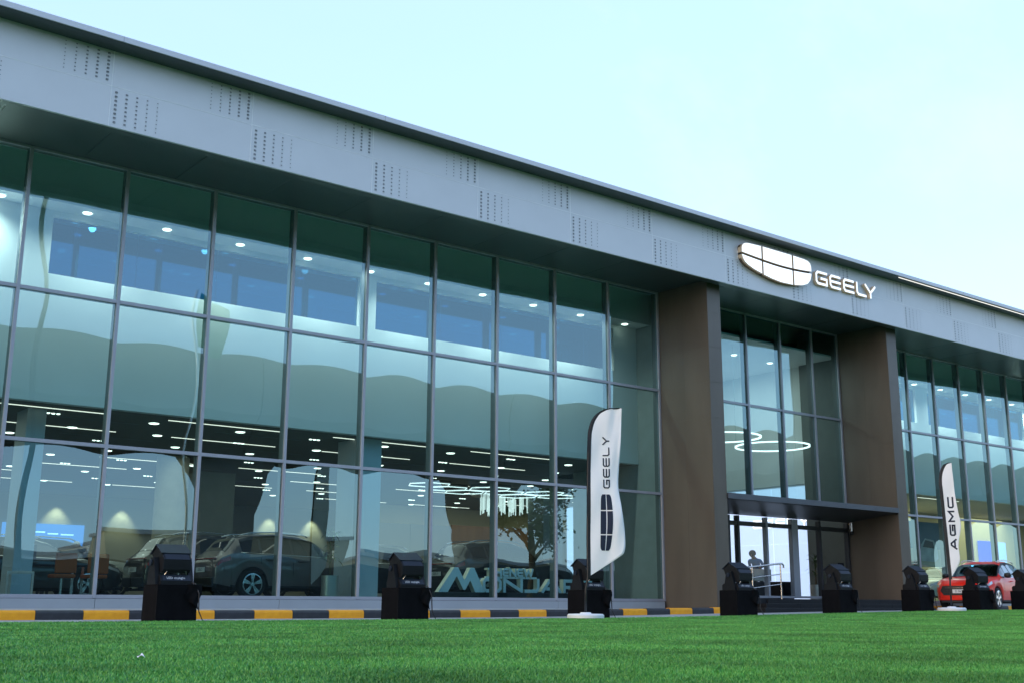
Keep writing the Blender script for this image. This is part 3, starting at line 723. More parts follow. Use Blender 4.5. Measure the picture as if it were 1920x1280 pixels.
def make_flood():
    t = empty('floodlight')
    base = MB().prism([(-.27, 0), (.27, 0), (.27, .12), (.22, .16), (-.20, .16), (-.27, .06)], -.28, .30, 'x')
    base.build('base', M_BODY, t)
    # prism axis x uses (y,z); front is -y
    fp = MB().add([(-.24, -.274, .065), (.26, -.274, .065), (.26, -.205, .163), (-.24, -.205, .163)], [(0, 1, 2, 3)]).build('front_panel', M_BODYG, t)
    me = text_mesh('LED citylight', .065); me.materials.append(mat('white print', (.75, .75, .75), .6, 0, 0))
    o = link('lettering', me, fp); o.location = (.0, -.245, .110); o.rotation_euler = (R(55), 0, 0)
    for s in (-1, 1):
        x0, x1 = (.26, .345) if s > 0 else (-.345, -.26)
        MB().prism([(-.20, .0), (.16, .0), (.14, .14), (.07, .46), (-.07, .46), (-.17, .14)], x0, x1, 'x').build('yoke_arm', M_BODY, t)
        MB().lathe([(.05, 0), (.055, .02), (.03, .035)], 14, ((.346 if s > 0 else -.381), 0, .37), 'x').build('tilt_knob', M_BODYG, t)
        MB().tube([(s*.20, -.215, .16), (s*.17, -.25, .22), (s*.22, -.22, .24)], .007, 6).build('handle', M_STEEL, t)
    MB().tube([(.24, -.22, .05), (.33, -.31, .02), (.39, -.36, -.15), (.40, -.37, -.45), (.46, -.42, -.612), (.75, -.47, -.614), (1.1, -.36, -.614)], .011, 6).build('power_cable', M_BLACKPL, t, smooth=True)
    hd = empty('lamp_head', parent=t)
    # head profile in (y,z): rear faces the lawn, lens points up to the facade
    pr = [(-.27, .25), (-.23, .20), (-.05, .20), (.16, .34), (.23, .52), (.05, .66), (-.19, .52), (-.275, .42)]
    MB().prism(pr, -.25, .25, 'x').build('housing', M_BODY, hd)
    MB().add([(-.22, -.278, .424), (.22, -.278, .424), (.22, -.196, .524), (-.22, -.196, .524)], [(0, 1, 2, 3)]).build('rear_panel', M_BODYG, hd)
    MB().prism([(-.21, .535), (.05, .690), (.27, .53), (.26, .515), (.05, .672), (-.20, .520)], -.275, .275, 'x').build('visor_flap', M_BODYG, hd)
    MB().add([(-.22, .165, .352), (.22, .165, .352), (.22, .227, .512), (-.22, .227, .512)], [(0, 1, 2, 3)]).build('lens', M_LENS, hd)
    for k in range(5): MB().box(-.20, .20, -.2755+.0, -.266, .265+k*.03, .28+k*.03).build('cooling_fin', M_BODY, hd)
    return t
case0, flood0 = make_case(), make_flood()
cl = ['in front of the brown SUV at the far left window', 'left of the pale mint window letters', 'behind the emblem feather flag', 'in front of the stainless handrail',
      'in front of the entrance steps', 'beside the second entrance column', 'in front of the red SUV bonnet', 'at the right edge beside the red SUV door']
for i, x in enumerate(FX):
    c, f_ = (case0, flood0) if i == 0 else (copy_tree(case0), copy_tree(flood0))
    y = 18.50
    jr = rnd.uniform(-.05, .05)
    z = gz(x+.36)-.008; c.scale = f_.scale = (.94, .94, .94)
    c.location = (x+.34, y, z); c.rotation_euler = (0, 0, jr)
    f_.location = (x+.34+rnd.uniform(-.02, .02), y, z+.585); f_.rotation_euler = (0, 0, jr+rnd.uniform(-.06, .06))
    tag(c, 'black cloth covered case '+cl[i], 'case', 'cloth covered cases along the lawn edge')
    tag(f_, 'black tilted floodlight '+cl[i], 'floodlight', 'floodlights along the lawn edge')

# ------------------------------------------------------------------ feather flags
def make_flag(base, hpx, poleL, rightE, label, which, ang):
    """banner profile given in metres: poleL/rightE lists of (x,z) from bottom to top"""
    t = empty('feather_flag', base, ang); tag(t, label, 'flag', 'feather flags on the lawn')
    MB().lathe([(.34, 0), (.37, .015), (.37, .07), (.34, .095), (.12, .10), (.10, .125)], 30).build('base', M_WHITEP, t, smooth=True, angle=30)
    MB().tube([(0, 0, .1), (0.005, 0, .55)]+[(x, 0, z) for x, z in poleL], [.024, .024]+[.022-.010*i/len(poleL) for i in range(len(poleL))], 8).build('pole', M_POLE, t, smooth=True)
    def rip(x, z):
        a = max(0, min(1, x/.8)); return .028*a*math.sin(z*2.1+x*2+which)+.018*math.sin(x*14+z*1.1+which)*a+.010*math.sin(z*5.2-x*9)+.014*a*a*math.sin(z*4.3+2+which)+.006*math.sin(x*31-z*6+which)*a*a
    def smp(pl, t_):
        k = t_*(len(pl)-1); i = min(int(k), len(pl)-2); f = k-i
        p0, p1, p2, p3 = pl[max(i-1, 0)], pl[i], pl[i+1], pl[min(i+2, len(pl)-1)]
        cr = lambda a, b_, c_, d: .5*((2*b_)+(c_-a)*f+(2*a-5*b_+4*c_-d)*f*f+(-a+3*b_-3*c_+d)*f*f*f)
        return cr(p0[0], p1[0], p2[0], p3[0]), cr(p0[1], p1[1], p2[1], p3[1])
    def Pt(u, v):
        l, r_ = smp(poleL, v), smp(rightE, v); x = l[0]+(r_[0]-l[0])*u; z = l[1]+(r_[1]-l[1])*u
        return (x, rip(x, z)-.004, z)
    bn = MB().grid(Pt, 20, 60).build('banner', M_BANNER, t, smooth=True, fix=False)
    md = bn.modifiers.new('thickness', 'SOLIDIFY'); md.thickness = .003; md.offset = 0
    # black hem along the pole edge
    MB().grid(lambda u, v: (lambda q: (q[0]-.03+.085*u*(1-.0*v), rip(q[0]+.03*u, q[1])-.009, q[1]+.012*(1-u)*(v > .9)))(smp(poleL, v)), 2, 60).build('hem', M_POLE, t, smooth=True, fix=False)
    return t, bn, (lambda x, z, dy: (x, rip(x, z)-.012+dy, z))
# flag 1
px = 1/91.7
def q1(x, y): return ((x-1097)*px, (1159-y)*px)
polL = [q1(1102, 1085), q1(1102.5, 1020), q1(1103.5, 940), q1(1104.5, 880), q1(1106, 830), q1(1109, 808), q1(1116, 790), q1(1128, 777), q1(1144, 770), q1(1168, 768)]
rigE = [q1(1103, 1084), q1(1158, 1050), q1(1172, 1035), q1(1173, 1000), q1(1168, 960), q1(1163, 918), q1(1165, 880), q1(1168, 840), q1(1170, 800), q1(1171, 768)]
f1, bn1, s1 = make_flag((15.75, 17.55, 0.006), 0, polL, rigE, 'white feather flag with navy emblem and upward GEELY lettering on round base', 0, R(-30))
def flag_letters(txt, s, x_lo, x_hi, z_lo, z_hi, t_frac, bn, gap=.18):
    n = len(txt); cell = (z_hi-z_lo)/(n-gap); h = x_hi-x_lo; w_ = cell*(1-gap)
    for i, ch in enumerate(txt):
        zb = z_lo+i*cell
        # letter's own x runs up the flag, its height runs to the left
        letter_mb(ch, w_, h, h*t_frac, 0, .002, lambda a, c_, d, zb=zb: s(x_hi-c_, zb+a, d)).build('letter', [M_NAVY, M_NAVY], bn, fix=False)
xa, zb_ = q1(1133, 921); xb, zt_ = q1(1146, 823)
flag_letters('GEELY', s1, xa, xb, zb_, zt_, .19, bn1)
# emblem panels on the flag (rotated): 3 along the height x 2 across
(ex0, ez0), (ex1, ez1) = q1(1127, 1036), q1(1149, 932)
def emb(u, v, d):   # u across 0..1 left to right, v up 0..1
    # outline: straight left edge, bulging right edge
    bulge = .78+.26*math.sin(math.pi*min(1, max(0, .10+.80*v)))
    mid = .46+.10*math.sin(math.pi*v)
    xx = ex0+(ex1-ex0)*(u*bulge)+.03*(v-.5)
    return s1(xx, ez0+(ez1-ez0)*v, d)
for v0, v1 in ((0, .27), (.29, .70), (.72, 1)):
    for u0, u1 in ((0, .47), (.55, 1)):
        def PP(a, c_, u0=u0, u1=u1, v0=v0, v1=v1):
            u = u0+(u1-u0)*a; v = v0+(v1-v0)*c_
            # round outer corners
            e_ = .10
            if v < e_ : k = (1-(1-v/e_)**2)**.5; u = .5+(u-.5)*(.72+.28*k)
            if v > 1-e_: k = (1-(1-(1-v)/e_)**2)**.5; u = .5+(u-.5)*(.72+.28*k)
            return emb(u, v, 0)
        MB().grid(PP, 4, 8).build('emblem_panel', M_NAVY, bn1, fix=False)
# flag 2
px2 = 1/69.2
def q2(x, y): return ((x-1787)*px2*1.0, (1142-y)*px2)
polL2 = [q2(1788, 1084), q2(1786.5, 1020), q2(1785, 960), q2(1784, 920), q2(1783.5, 905), q2(1785, 890), q2(1789, 878), q2(1794, 870), q2(1800, 867.5), q2(1805, 867)]
rigE2 = [q2(1789, 1083), q2(1800, 1066), q2(1808, 1050), q2(1808, 1020), q2(1815, 985), q2(1812, 960), q2(1809, 930), q2(1808, 900), q2(1807, 880), q2(1807, 867)]
f2, bn2, s2 = make_flag((28.9, 17.5, gz(28.9)+.006), 0, polL2, rigE2, 'white feather flag with AGMC lettering standing before the red SUV', 2.2, R(-55))
xa, zb_ = q2(1794, 1030); xb, zt_ = q2(1805, 931)
flag_letters('AGMC', s2, xa, xb, zb_, zt_, .27, bn2)

# ------------------------------------------------------------------ cars
def make_car(paint, label, loc, rz, L=4.6, Hs=1.0, dark_roof=False, group=None, front_plate='GEELY', roofrail=True):
    t = empty('car', loc, rz)
    tag(t, label, 'car', group)
    def pw(tab, s):
        for (a, va), (c_, vc) in zip(tab, tab[1:]):
            if a <= s <= c_:
                f = (s-a)/(c_-a) if c_ > a else 0; f = f*f*(3-2*f)*.5+f*.5
                return va+(vc-va)*f
        return tab[-1][1]
    k = L/4.6
    ZT = [(0, .80), (.06, .88), (.2, .955), (.6, 1.01), (1.25, 1.07), (1.95, 1.50), (2.3, 1.60), (2.9, 1.625), (3.6, 1.575), (3.98, 1.49), (4.3, 1.17), (4.42, 1.06), (4.55, .98), (4.6, .80)]
    ZB = [(0, .72), (.1, .80), (.5, .93), (1.2, 1.02), (2.0, 1.045), (3.4, 1.085), (4.1, 1.11), (4.4, 1.0), (4.6, .78)]
    WS = [(0, .66), (.07, .76), (.25, .865), (.6, .92), (1.5, .935), (3.0, .94), (4.1, .925), (4.4, .87), (4.53, .80), (4.6, .70)]
    WT = [(0, .55), (.25, .72), (.9, .80), (1.25, .77), (1.95, .655), (2.3, .60), (3.6, .585), (3.98, .58), (4.3, .66), (4.6, .62)]
    WC = (.90, 3.62); RA = .405; ZA = .35
    def zl(s):
        base = .27+.05*max(0, 1-s/.4)+.10*max(0, (s-4.1)/.5)
        for c_ in WC:
            d = abs(s-c_)
            if d < RA: base = max(base, ZA+math.sqrt(RA*RA-d*d))
        return base
    def sec(s):
        z_t, z_b, ws, wt, z_l = pw(ZT, s), pw(ZB, s), pw(WS, s), pw(WT, s), zl(s)
        z_b = min(z_b, z_t-.015); z_l = min(z_l, z_b-.05); h = z_b-z_l
        return [(ws*.955, z_l), (ws*.985, z_l+.22*h), (ws*1.0, z_l+.55*h), (ws*.985, z_l+.80*h), (ws*.955, z_b), (wt*1.0+.02, z_t-.055 if z_t-z_b > .1 else z_t-.012), (wt*.88, z_t-.014), (wt*.5, z_t-.002), (0, z_t)]
    ss = sorted(set([0, .02, .05, .1, .16, .25, .35, .45]+[.5+.05*i for i in range(17)]+[1.35+.1*i for i in range(19)]+[3.22+.05*i for i in range(17)]+[4.1, 4.2, 4.3, 4.36, 4.42, 4.48, 4.53, 4.57, 4.6]))
    X = lambda s: (2.3-s)*k
    b_ = MB(); rows = []
    for s in ss:
        q = sec(s); rows.append([(X(s), -a, c_*Hs) for a, c_ in q]+[(X(s), a, c_*Hs) for a, c_ in reversed(q[:-1])])
    n = len(rows[0]); v = [p for r_ in rows for p in r_]; f = []; m_ = []
    for i in range(len(rows)-1):
        sm = (ss[i]+ss[i+1])/2
        for j in range(n-1):
            f.append((i*n+j, i*n+j+1, (i+1)*n+j+1, (i+1)*n+j))
            m_.append(1 if (dark_roof and 4 <= j <= n-6 and 1.25 < sm < 4.3) or (j in (4, 11) and 1.56 < sm < 3.9) or (5 <= j <= 10 and (1.32 < sm < 1.93 or 4.0 < sm < 4.27)) else 0)
    f += [tuple(range(n)), tuple(reversed(range((len(rows)-1)*n, len(rows)*n)))]; m_ += [0, 0]
    b_.v = v; b_.f = f; b_.m = m_
    body = b_.build('body', [paint, M_BLACKPL], t, smooth=True, angle=38)
    def patch(name, s0, s1, j0, u0, u1, m, side, off=.007, ns=8, nu=3, top0=None):
        """panel floated just off the body surface between section points j0 and j0+1"""
        def Pq(a, c_):
            s = s0+(s1-s0)*a
            if top0 is not None: s = s0+(s1-s0)*a + top0*c_
            q = sec(max(0, min(4.6, s))); p0, p1 = q[j0], q[j0+1]; u = u0+(u1-u0)*c_
            y = p0[0]+(p1[0]-p0[0])*u; z = p0[1]+(p1[1]-p0[1])*u
            nrm = Vector((0, p1[1]-p0[1], -(p1[0]-p0[0])))
            if nrm.length > 1e-6: nrm.normalize()
            return (X(s), side*(y+nrm.y*off), (z+nrm.z*off)*Hs)
        o = MB().grid(Pq, ns, nu).build(name, m, body if name != 'door_seam' else body, smooth=True, fix=False); return o
    for sd in (-1, 1):
        patch('side_window', 1.52, 2.50, 4, .07, .86, M_CARGLASS, sd, top0=.0)
        patch('side_window', 2.57, 3.38, 4, .07, .86, M_CARGLASS, sd)
        patch('side_window', 3.44, 3.92, 4, .10, .82, M_CARGLASS, sd)
        patch('window_trim', 1.45, 3.98, 4, .005, .045, M_CHROME, sd, .010, 16, 1)
        for s in (1.50, 2.535, 3.42): patch('door_seam', s-.006, s+.006, 2, -.6, 1.0, M_BLACKPL, sd, .003, 1, 4)
        patch('sill_trim', .0+.4, 4.2, 0, .0, .28, M_BLACKPL, sd, .008, 60, 1)
        patch('headlight', .05, .46, 3, .25, .95, M_HEAD, sd, .008, 6, 2)
        patch('tail_light', 4.22, 4.56, 3, .05, .75, M_TAIL, sd, .008, 5, 2)
        MB().box(-.11, .11, -.035, .035, -.012, .012, bev=.008).build('door_handle', paint, body).location = (X(2.3), sd*.955, .93*Hs)
        MB().box(-.11, .11, -.035, .035, -.012, .012, bev=.008).build('door_handle', paint, body).location = (X(3.2), sd*.955, .96*Hs)
        mr_ = MB().lathe([(.02, -.11), (.07, -.09), (.09, 0), (.075, .09), (.02, .11)], 12, axis='y').build('wing_mirror', M_BLACKPL, body, smooth=True); mr_.location = (X(1.60), sd*1.03, 1.12*Hs)
        if roofrail: MB().tube([(X(2.0), sd*.585, 1.56*Hs), (X(2.15), sd*.575, 1.625*Hs), (X(2.9), sd*.565, 1.66*Hs), (X(3.6), sd*.56, 1.62*Hs), (X(3.85), sd*.555, 1.555*Hs)], .016, 6).build('roof_rail', M_CHROME, body, smooth=True)
    def top_patch(name, s0, s1, m, wfrac=.93, off=.008):
        def Pq(a, c_):
            s = s0+(s1-s0)*a; q = sec(s); tt = (c_*2-1)*wfrac; at = abs(tt)
            pts = [(0, q[8][1]), (q[7][0], q[7][1]), (q[6][0], q[6][1]), (q[5][0], q[5][1])]
            g_ = at*3; i = min(2, int(g_)); ff = g_-i
            y = pts[i][0]+(pts[i+1][0]-pts[i][0])*ff; z = pts[i][1]+(pts[i+1][1]-pts[i][1])*ff
            return (X(s)+(off if s < 2 else -off), math.copysign(y, tt), (z+off)*Hs)
        return MB().grid(Pq, 6, 12).build(name, m, body, smooth=True, fix=False)
    top_patch('windscreen', 1.30, 1.97, M_CARGLASS); top_patch('rear_window', 3.98, 4.28, M_CARGLASS)
    # front: grille, lower bumper, plate ; rear: bumper, light bar, plate
    gr = MB().prism([(-.56, .46*Hs), (.56, .46*Hs), (.66, .60*Hs), (.58, .76*Hs), (-.58, .76*Hs), (-.66, .60*Hs)], X(0)-.02, X(0)+.022, 'x').build('grille', M_BLACKPL, t)
    for q in range(4): MB().box(X(0)+.023, X(0)+.030, -.5, .5, (.51+.06*q)*Hs, (.525+.06*q)*Hs).build('grille_bar', M_CHROME if q == 3 else M_BODYG, gr)
    MB().box(X(0)-.12, X(0)+.018, -.70, .70, .30*Hs, .36*Hs, bev=.02).build('bumper_lip', paint, t)
    MB().box(X(0)-.10, X(0)+.012, -.66, .66, .22*Hs, .299*Hs, bev=.02).build('lower_intake', M_BLACKPL, t)
    MB().box(X(4.6)-.015, X(4.6)+.14, -.72, .72, .28*Hs, .52*Hs, bev=.03).build('rear_bumper', M_BLACKPL, t)
    MB().box(X(4.53)-.035, X(4.53)+.04, -.66, .66, .955*Hs, .985*Hs, bev=.008).build('tail_light', M_TAIL, t)
    for fr in (1, 0):
        xx = X(0)+.034 if fr else X(4.6)-.010
        wd = .26
        p_ = MB().box(-.006, .006, -wd, wd, -.06, .06, bev=.003).build('number_plate', M_PLATE, t)
        p_.location = (xx, 0, (.585 if fr else .70)*Hs)
        me = text_mesh(front_plate if fr else 'GEELY', .10); me.materials.append(M_NAVY)
        o = link('lettering', me, p_); o.location = (.008 if fr else -.008, 0, 0)
        o.rotation_euler = (R(90), 0, R(90) if fr else R(-90))
    MB().box(X(4.15), X(.45), -.74, .74, .20, .62).build('underbody', M_RIMD, t)
    # wheels
    for c_ in WC:
        for sd in (-1, 1):
            wh = empty('wheel', (X(c_), sd*.80, .355), 0, t)
            MB().lathe([(.25, -.11), (.33, -.115), (.355, -.085), (.355, .085), (.33, .115), (.25, .11)], 32, axis='y', cap=False).build('tyre', M_TYRE, wh, smooth=True, angle=35)
            MB().lathe([(.262, -.113), (.240, -.118), (.235, -.05), (.235, .05), (.240, .118), (.262, .113)], 32, axis='y', cap=False).build('rim', M_RIM, wh, smooth=True, angle=35)
            sk = MB()
            for q in range(5):
                a = 2*math.pi*q/5+.3
                for da in (-.13, .13):
                    c0, s0 = math.cos(a+da*.5), math.sin(a+da*.5); c1, s1_ = math.cos(a+da), math.sin(a+da)
                    px_, pz = -s0*.016, c0*.016; qx, qz = -s1_*.026, c1*.026; yo = sd*.112; yi = sd*.06
                    vv = [(c0*.04-px_, yo, s0*.04-pz), (c0*.04+px_, yo, s0*.04+pz), (c1*.24+qx, yo, s1_*.24+qz), (c1*.24-qx, yo, s1_*.24-qz)]
                    sk.add(vv+[(x, yi, z) for x, y, z in vv], [(0, 1, 2, 3), (4, 7, 6, 5), (0, 4, 5, 1), (1, 5, 6, 2), (2, 6, 7, 3), (3, 7, 4, 0)])
            sk.lathe([(.055, -.0), (.05, sd*.02)], 14, (0, sd*.105, 0), 'y')
            sk.build('spokes', M_RIM, wh)
            MB().lathe([(.236, -.06), (.236, -.05)] if sd > 0 else [(.236, .05), (.236, .06)], 24, axis='y').build('wheel_disc', M_RIMD, wh)
    return t
P_RED = mat('red car paint', (.86, .020, .008), .35, 0, .02, 2, coat=.35, spec=.3); P_GREY = carpaint('brownish grey car paint', (.17, .125, .115), .4)
P_BLACK = carpaint('black car paint', (.010, .012, .014)); P_WHITE = carpaint('cream white car paint', (.72, .72, .64)); P_BROWN = carpaint('dark bronze car paint', (.045, .030, .016), .4)
make_car(P_RED, 'shiny red SUV parked outside before the right wing', (35.3+2.3*.978, 21.0+2.3*.208, gz(36)), R(180)+math.atan2(.208, .978), front_plate='D 86214', Hs=1.0)
ZFL = .38
make_car(P_GREY, 'dark grey SUV inside the window with bright spoked rear wheel', (14.25, 27.6, ZFL), 0)
make_car(P_BLACK, 'glossy black SUV behind the pale mint window letters', (21.2, 27.4, ZFL), 0, Hs=1.03)
make_car(P_BROWN, 'dark bronze SUV parked behind the grey SUV in the showroom', (13.5, 30.2, ZFL), 0, Hs=1.05)
make_car(P_BLACK, 'black SUV by the orange chairs at the far left window', (8.6, 30.9, ZFL), 0, Hs=.92)
make_car(P_WHITE, 'cream white SUV with black roof behind the far left black SUV', (10.3, 33.7, ZFL), 0, dark_roof=True)
make_car(P_BLACK, 'black SUV between the white column and the mint letters', (19.3, 30.6, ZFL), 0, Hs=.97)
make_car(P_WHITE, 'cream white saloon inside the right wing behind the red SUV', (44.2, 27.0, ZFL), R(180), Hs=.92, roofrail=False)

# ------------------------------------------------------------------ window letters
ml = empty('window_letters', (0, 0, 0)); tag(ml, 'pale mint THE NEW MONJARO block letters on low plinth inside the window', 'sign')
MB().box(16.7, 22.4, 24.22, 24.75, .38, .57, bev=.01).build('letter_plinth', M_BLACKPL, ml)
def bl(ch, x0, wd, z0, h, t):
    o = letter_mb(ch, wd, h, t, 0, .16).build('letter', [M_MONJ, mat('cream letter side', (.66, .64, .50), .6)], ml); o.location = (x0, 24.32, z0)
# mountain shaped M
MM = [(0, 0), (.50, .62), (.62, .62), (.83, .30), (1.02, .62), (1.14, .62), (1.50, 0), (1.18, 0), (1.02, .30), (.86, .06), (.80, .06), (.58, .40), (.30, 0)]
MM = [(x*.98, z) for x, z in MM]
o = MB().prism(MM, 0, .16, 'y', 0, 1).build('letter', [M_MONJ, M_CREAMSIDE], ml); o.location = (16.86, 24.32, .571)
xx = 18.26
for ch, wd in (('O', .62), ('N', .66), ('J', .52), ('A', .74), ('R', .64), ('O', .62)):
    bl(ch, xx, wd, .571, .37, .085); xx += wd+.055
xx = 18.42
for ch, wd in (('T', .22), ('H', .22), ('E', .20), ('N', .24), ('E', .20), ('W', .34)):
    bl(ch, xx, wd, .98, .22, .055); xx += wd+.025
MB().box(18.40, 20.1, 24.36, 24.44, .930, .982).build('letter_rail', M_MONJ, ml)

# ------------------------------------------------------------------ pendants
def ring(cx, cy, cz, r_, label):
    o = empty('ring_pendant', (cx, cy, cz)); tag(o, label, 'pendant light', 'ring pendants in the lobby')
    v = MB(); n = 64
    v.lathe([(r_-.028, -.022), (r_+.028, -.022), (r_+.028, .022), (r_-.028, .022), (r_-.028, -.022)], n)
    v.f = v.f[:-2]; v.m = v.m[:-2]
    v.build('ring', M_RING, o, smooth=True, angle=40)
    for k in range(3):
        a = k*2.094; MB().tube([(r_*math.cos(a), r_*math.sin(a), .03), (r_*math.cos(a), r_*math.sin(a), ZC-cz-.01)], .004, 4).build('wire', M_STEEL, o)
ring(28.9, 25.3, 5.68, 1.22, 'upper glowing ring pendant nearer the first entrance column')
ring(31.35, 25.25, 5.58, 1.25, 'lower glowing ring pendant nearer the second entrance column')
hx = empty('hexagon_chandelier', (24.6, 31.6, 4.06)); tag(hx, 'honeycomb chandelier of white light tubes above the black SUV', 'chandelier')
def hexa(cx, cy, r_):
    b_ = MB(); d = MB()
    pts = [(cx+r_*math.cos(math.pi/3*k), cy+r_*math.sin(math.pi/3*k), 0) for k in range(7)]
    for a, c_ in zip(pts, pts[1:]):
        b_.tube([a, c_], .015, 6); d.tube([(a[0], a[1], .07), (c_[0], c_[1], .07)], .042, 6)
    b_.build('light_tube', M_HEXL, hx); d.build('tube_carrier', M_BLACKPL, hx)
for cx, cy in ((-2.2, 0.3), (-1.0, -.5), (-1.0, .95), (.2, .25), (1.4, -.5), (1.4, .95), (2.6, .2), (-3.4, -.4)): hexa(cx, cy, .74)
for x, y in ((-2.2, .3), (.2, .25), (2.6, .2)): MB().tube([(x+.74, y, .1), (x+.74, y, ZM-4.06-.01)], .006, 4).build('wire', M_STEEL, hx)
cr = empty('crystal_chandelier', (27.3, 34.9, 4.0)); tag(cr, 'round chandelier of hanging bright glass rods near dark column', 'chandelier')
rodm = MB().lathe([(.022, 0), (.022, .62)], 6).mesh('glass_rod', M_CRYST)
for k in range(70):
    a = rnd.uniform(0, 6.283); r_ = 1.05*math.sqrt(rnd.uniform(.25, 1)); link('glass_rod', rodm, cr, (r_*math.cos(a), r_*math.sin(a), -.05-.28*rnd.random()-.12*(1-abs(r_-.8))))
MB().lathe([(1.35, .30), (1.35, .375)], 32).build('ceiling_plate', M_CHROME, cr)

# ------------------------------------------------------------------ people
def person(loc, rz, label, shirt, trousers, skin=(.32, .19, .12), hair=(.012, .010, .009), lean=0.0, h=1.72, cap=None, reach=.15, group=None):
    t = empty('person', loc, rz); tag(t, label, 'person', group)
    k = h/1.75
    def Lp(x, y, z):      # bend the upper body forward (towards -y) above the hips
        if z > .95:
            dz = z-.95; return Vector((x, y-dz*math.sin(lean), .95+dz*math.cos(lean)))*k
        return Vector((x, y, z))*k
    J = [((0, 0, .98), .145), ((0, 0, 1.18), .14), ((0, .01, 1.38), .15), ((0, 0, 1.50), .07), ((0, -.02, 1.57), .065), ((0, -.03, 1.65), .105), ((0, -.02, 1.73), .075)]
    verts = [Lp(*p) for p, _ in J]; rad = [r_ for _, r_ in J]; edges = [(i, i+1) for i in range(len(J)-1)]
    for sx in (-1, 1):
        o = len(verts)
        for p, r_ in (((sx*.10, 0, .90), .10), ((sx*.11, -.01, .50), .068), ((sx*.115, .02, .10), .045), ((sx*.12, -.12, .035), .038)):
            verts.append(Vector(p)*k); rad.append(r_)
        edges += [(0, o), (o, o+1), (o+1, o+2), (o+2, o+3)]
        o = len(verts)
        for p, r_ in (((sx*.19, .01, 1.42), .062), ((sx*.235, .02, 1.16), .047), ((sx*.22, -reach*1.2, 1.00+reach*.4), .036), ((sx*.20, -reach*1.2-.09, .95+reach*.5), .034)):
            verts.append(Lp(*p)); rad.append(r_)
        edges += [(2, o), (o, o+1), (o+1, o+2), (o+2, o+3)]
    me = bpy.data.meshes.new('body'); me.from_pydata(verts, edges, []); o = link('tmp_body', me)
    md = o.modifiers.new('skin', 'SKIN'); md.use_smooth_shade = True
    for i, sv in enumerate(me.skin_vertices[0].data): sv.radius = (rad[i]*k, rad[i]*k*(.72 if i in (0, 1, 2) else 1)); sv.use_root = (i == 0)
    s_ = o.modifiers.new('sub', 'SUBSURF'); s_.levels = 1; s_.render_levels = 1
    dg = bpy.context.evaluated_depsgraph_get(); me2 = bpy.data.meshes.new_from_object(o.evaluated_get(dg)); bpy.data.objects.remove(o)
    me2.name = 'body'
    key = '%.2f%.2f%.2f' % shirt
    ms = [mat('cloth '+key, shirt, .8), mat('cloth %.2f%.2f%.2f' % trousers, trousers, .8), mat('skin %.2f' % skin[0], skin, .55), mat('shoe leather', (.02, .018, .016), .5)]
    me2.materials.clear()
    for m_ in ms: me2.materials.append(m_)
    neck = Lp(0, 0, 1.51); hd = Lp(0, -.02, 1.66)
    hands = [Lp(sx*.20, -reach*1.2-.06, .96+reach*.5) for sx in (-1, 1)]
    up_ = (hd-neck).normalized()
    for p in me2.polygons:
        c_ = p.center; i = 0
        if (c_-neck).dot(up_) > 0 and (c_-hd).length < .30: i = 2
        elif min((c_-q).length for q in hands) < .10: i = 2
        elif c_.z < .07*k: i = 3
        elif c_.z < .95*k: i = 1
        p.material_index = i; p.use_smooth = True
    link('body', me2, t)
    # hair cap and nose
    hb = MB(); c_ = hd+Vector((0, .018, .025)); n = 14
    hb.lathe([(.112, -.03), (.116, .02), (.105, .065), (.07, .098), (.02, .112)], n, (0, 0, 0))
    hh = hb.build('cap' if cap else 'hair', mat('cap cloth', cap, .7) if cap else mat('hair %.3f' % hair[0], hair, .7), t, smooth=True); hh.location = c_; hh.rotation_euler = (lean*.8, 0, 0)
    fc = MB()
    f0 = hd+Vector((0, -.105, -.005)).copy()
    fc.add([f0+Vector((-.014, .01, -.02)), f0+Vector((.014, .01, -.02)), f0+Vector((0, -.022, -.016)), f0+Vector((0, .012, .03))], [(0, 1, 2), (0, 2, 3), (2, 1, 3)])
    fc.build('nose', ms[2], t)
    for sx in (-1, 1): MB().lathe([(.004, -.008), (.011, 0), (.004, .008)], 8, tuple(hd+Vector((sx*.038, -.098, .012))), 'y').build('eye', M_BLACKPL, t)
    return t
person((29.72, 24.75, .40), R(-70), 'person in blue shirt bending over the cream counter by the door', (.03, .22, .55), (.03, .035, .05), lean=R(42), reach=.25)
pp = [((10.3, 38.0), 'person in white top standing leftmost before the video wall', (.65, .65, .68), (.04, .04, .05), None),
      ((10.75, 39.6), 'person in black suit jacket behind the one in white top', (.03, .03, .035), (.03, .03, .035), None),
      ((11.15, 37.8), 'person in pale grey green shirt beside the white cap wearer', (.35, .42, .38), (.05, .05, .06), None),
      ((11.75, 39.4), 'person in light blue shirt under the video wall middle', (.25, .35, .55), (.03, .03, .04), None),
      ((12.3, 38.3), 'person wearing a white cap near the black car roof', (.45, .45, .47), (.05, .05, .05), (.8, .8, .82)),
      ((12.9, 39.2), 'person in brown shirt rightmost of the standing guests', (.20, .12, .08), (.04, .04, .04), None)]
for (x, y), lb, sh, tr, cp in pp: person((x, y, ZFL), rnd.uniform(-.6, .6), lb, sh, tr, cap=cp, h=rnd.uniform(1.66, 1.8))

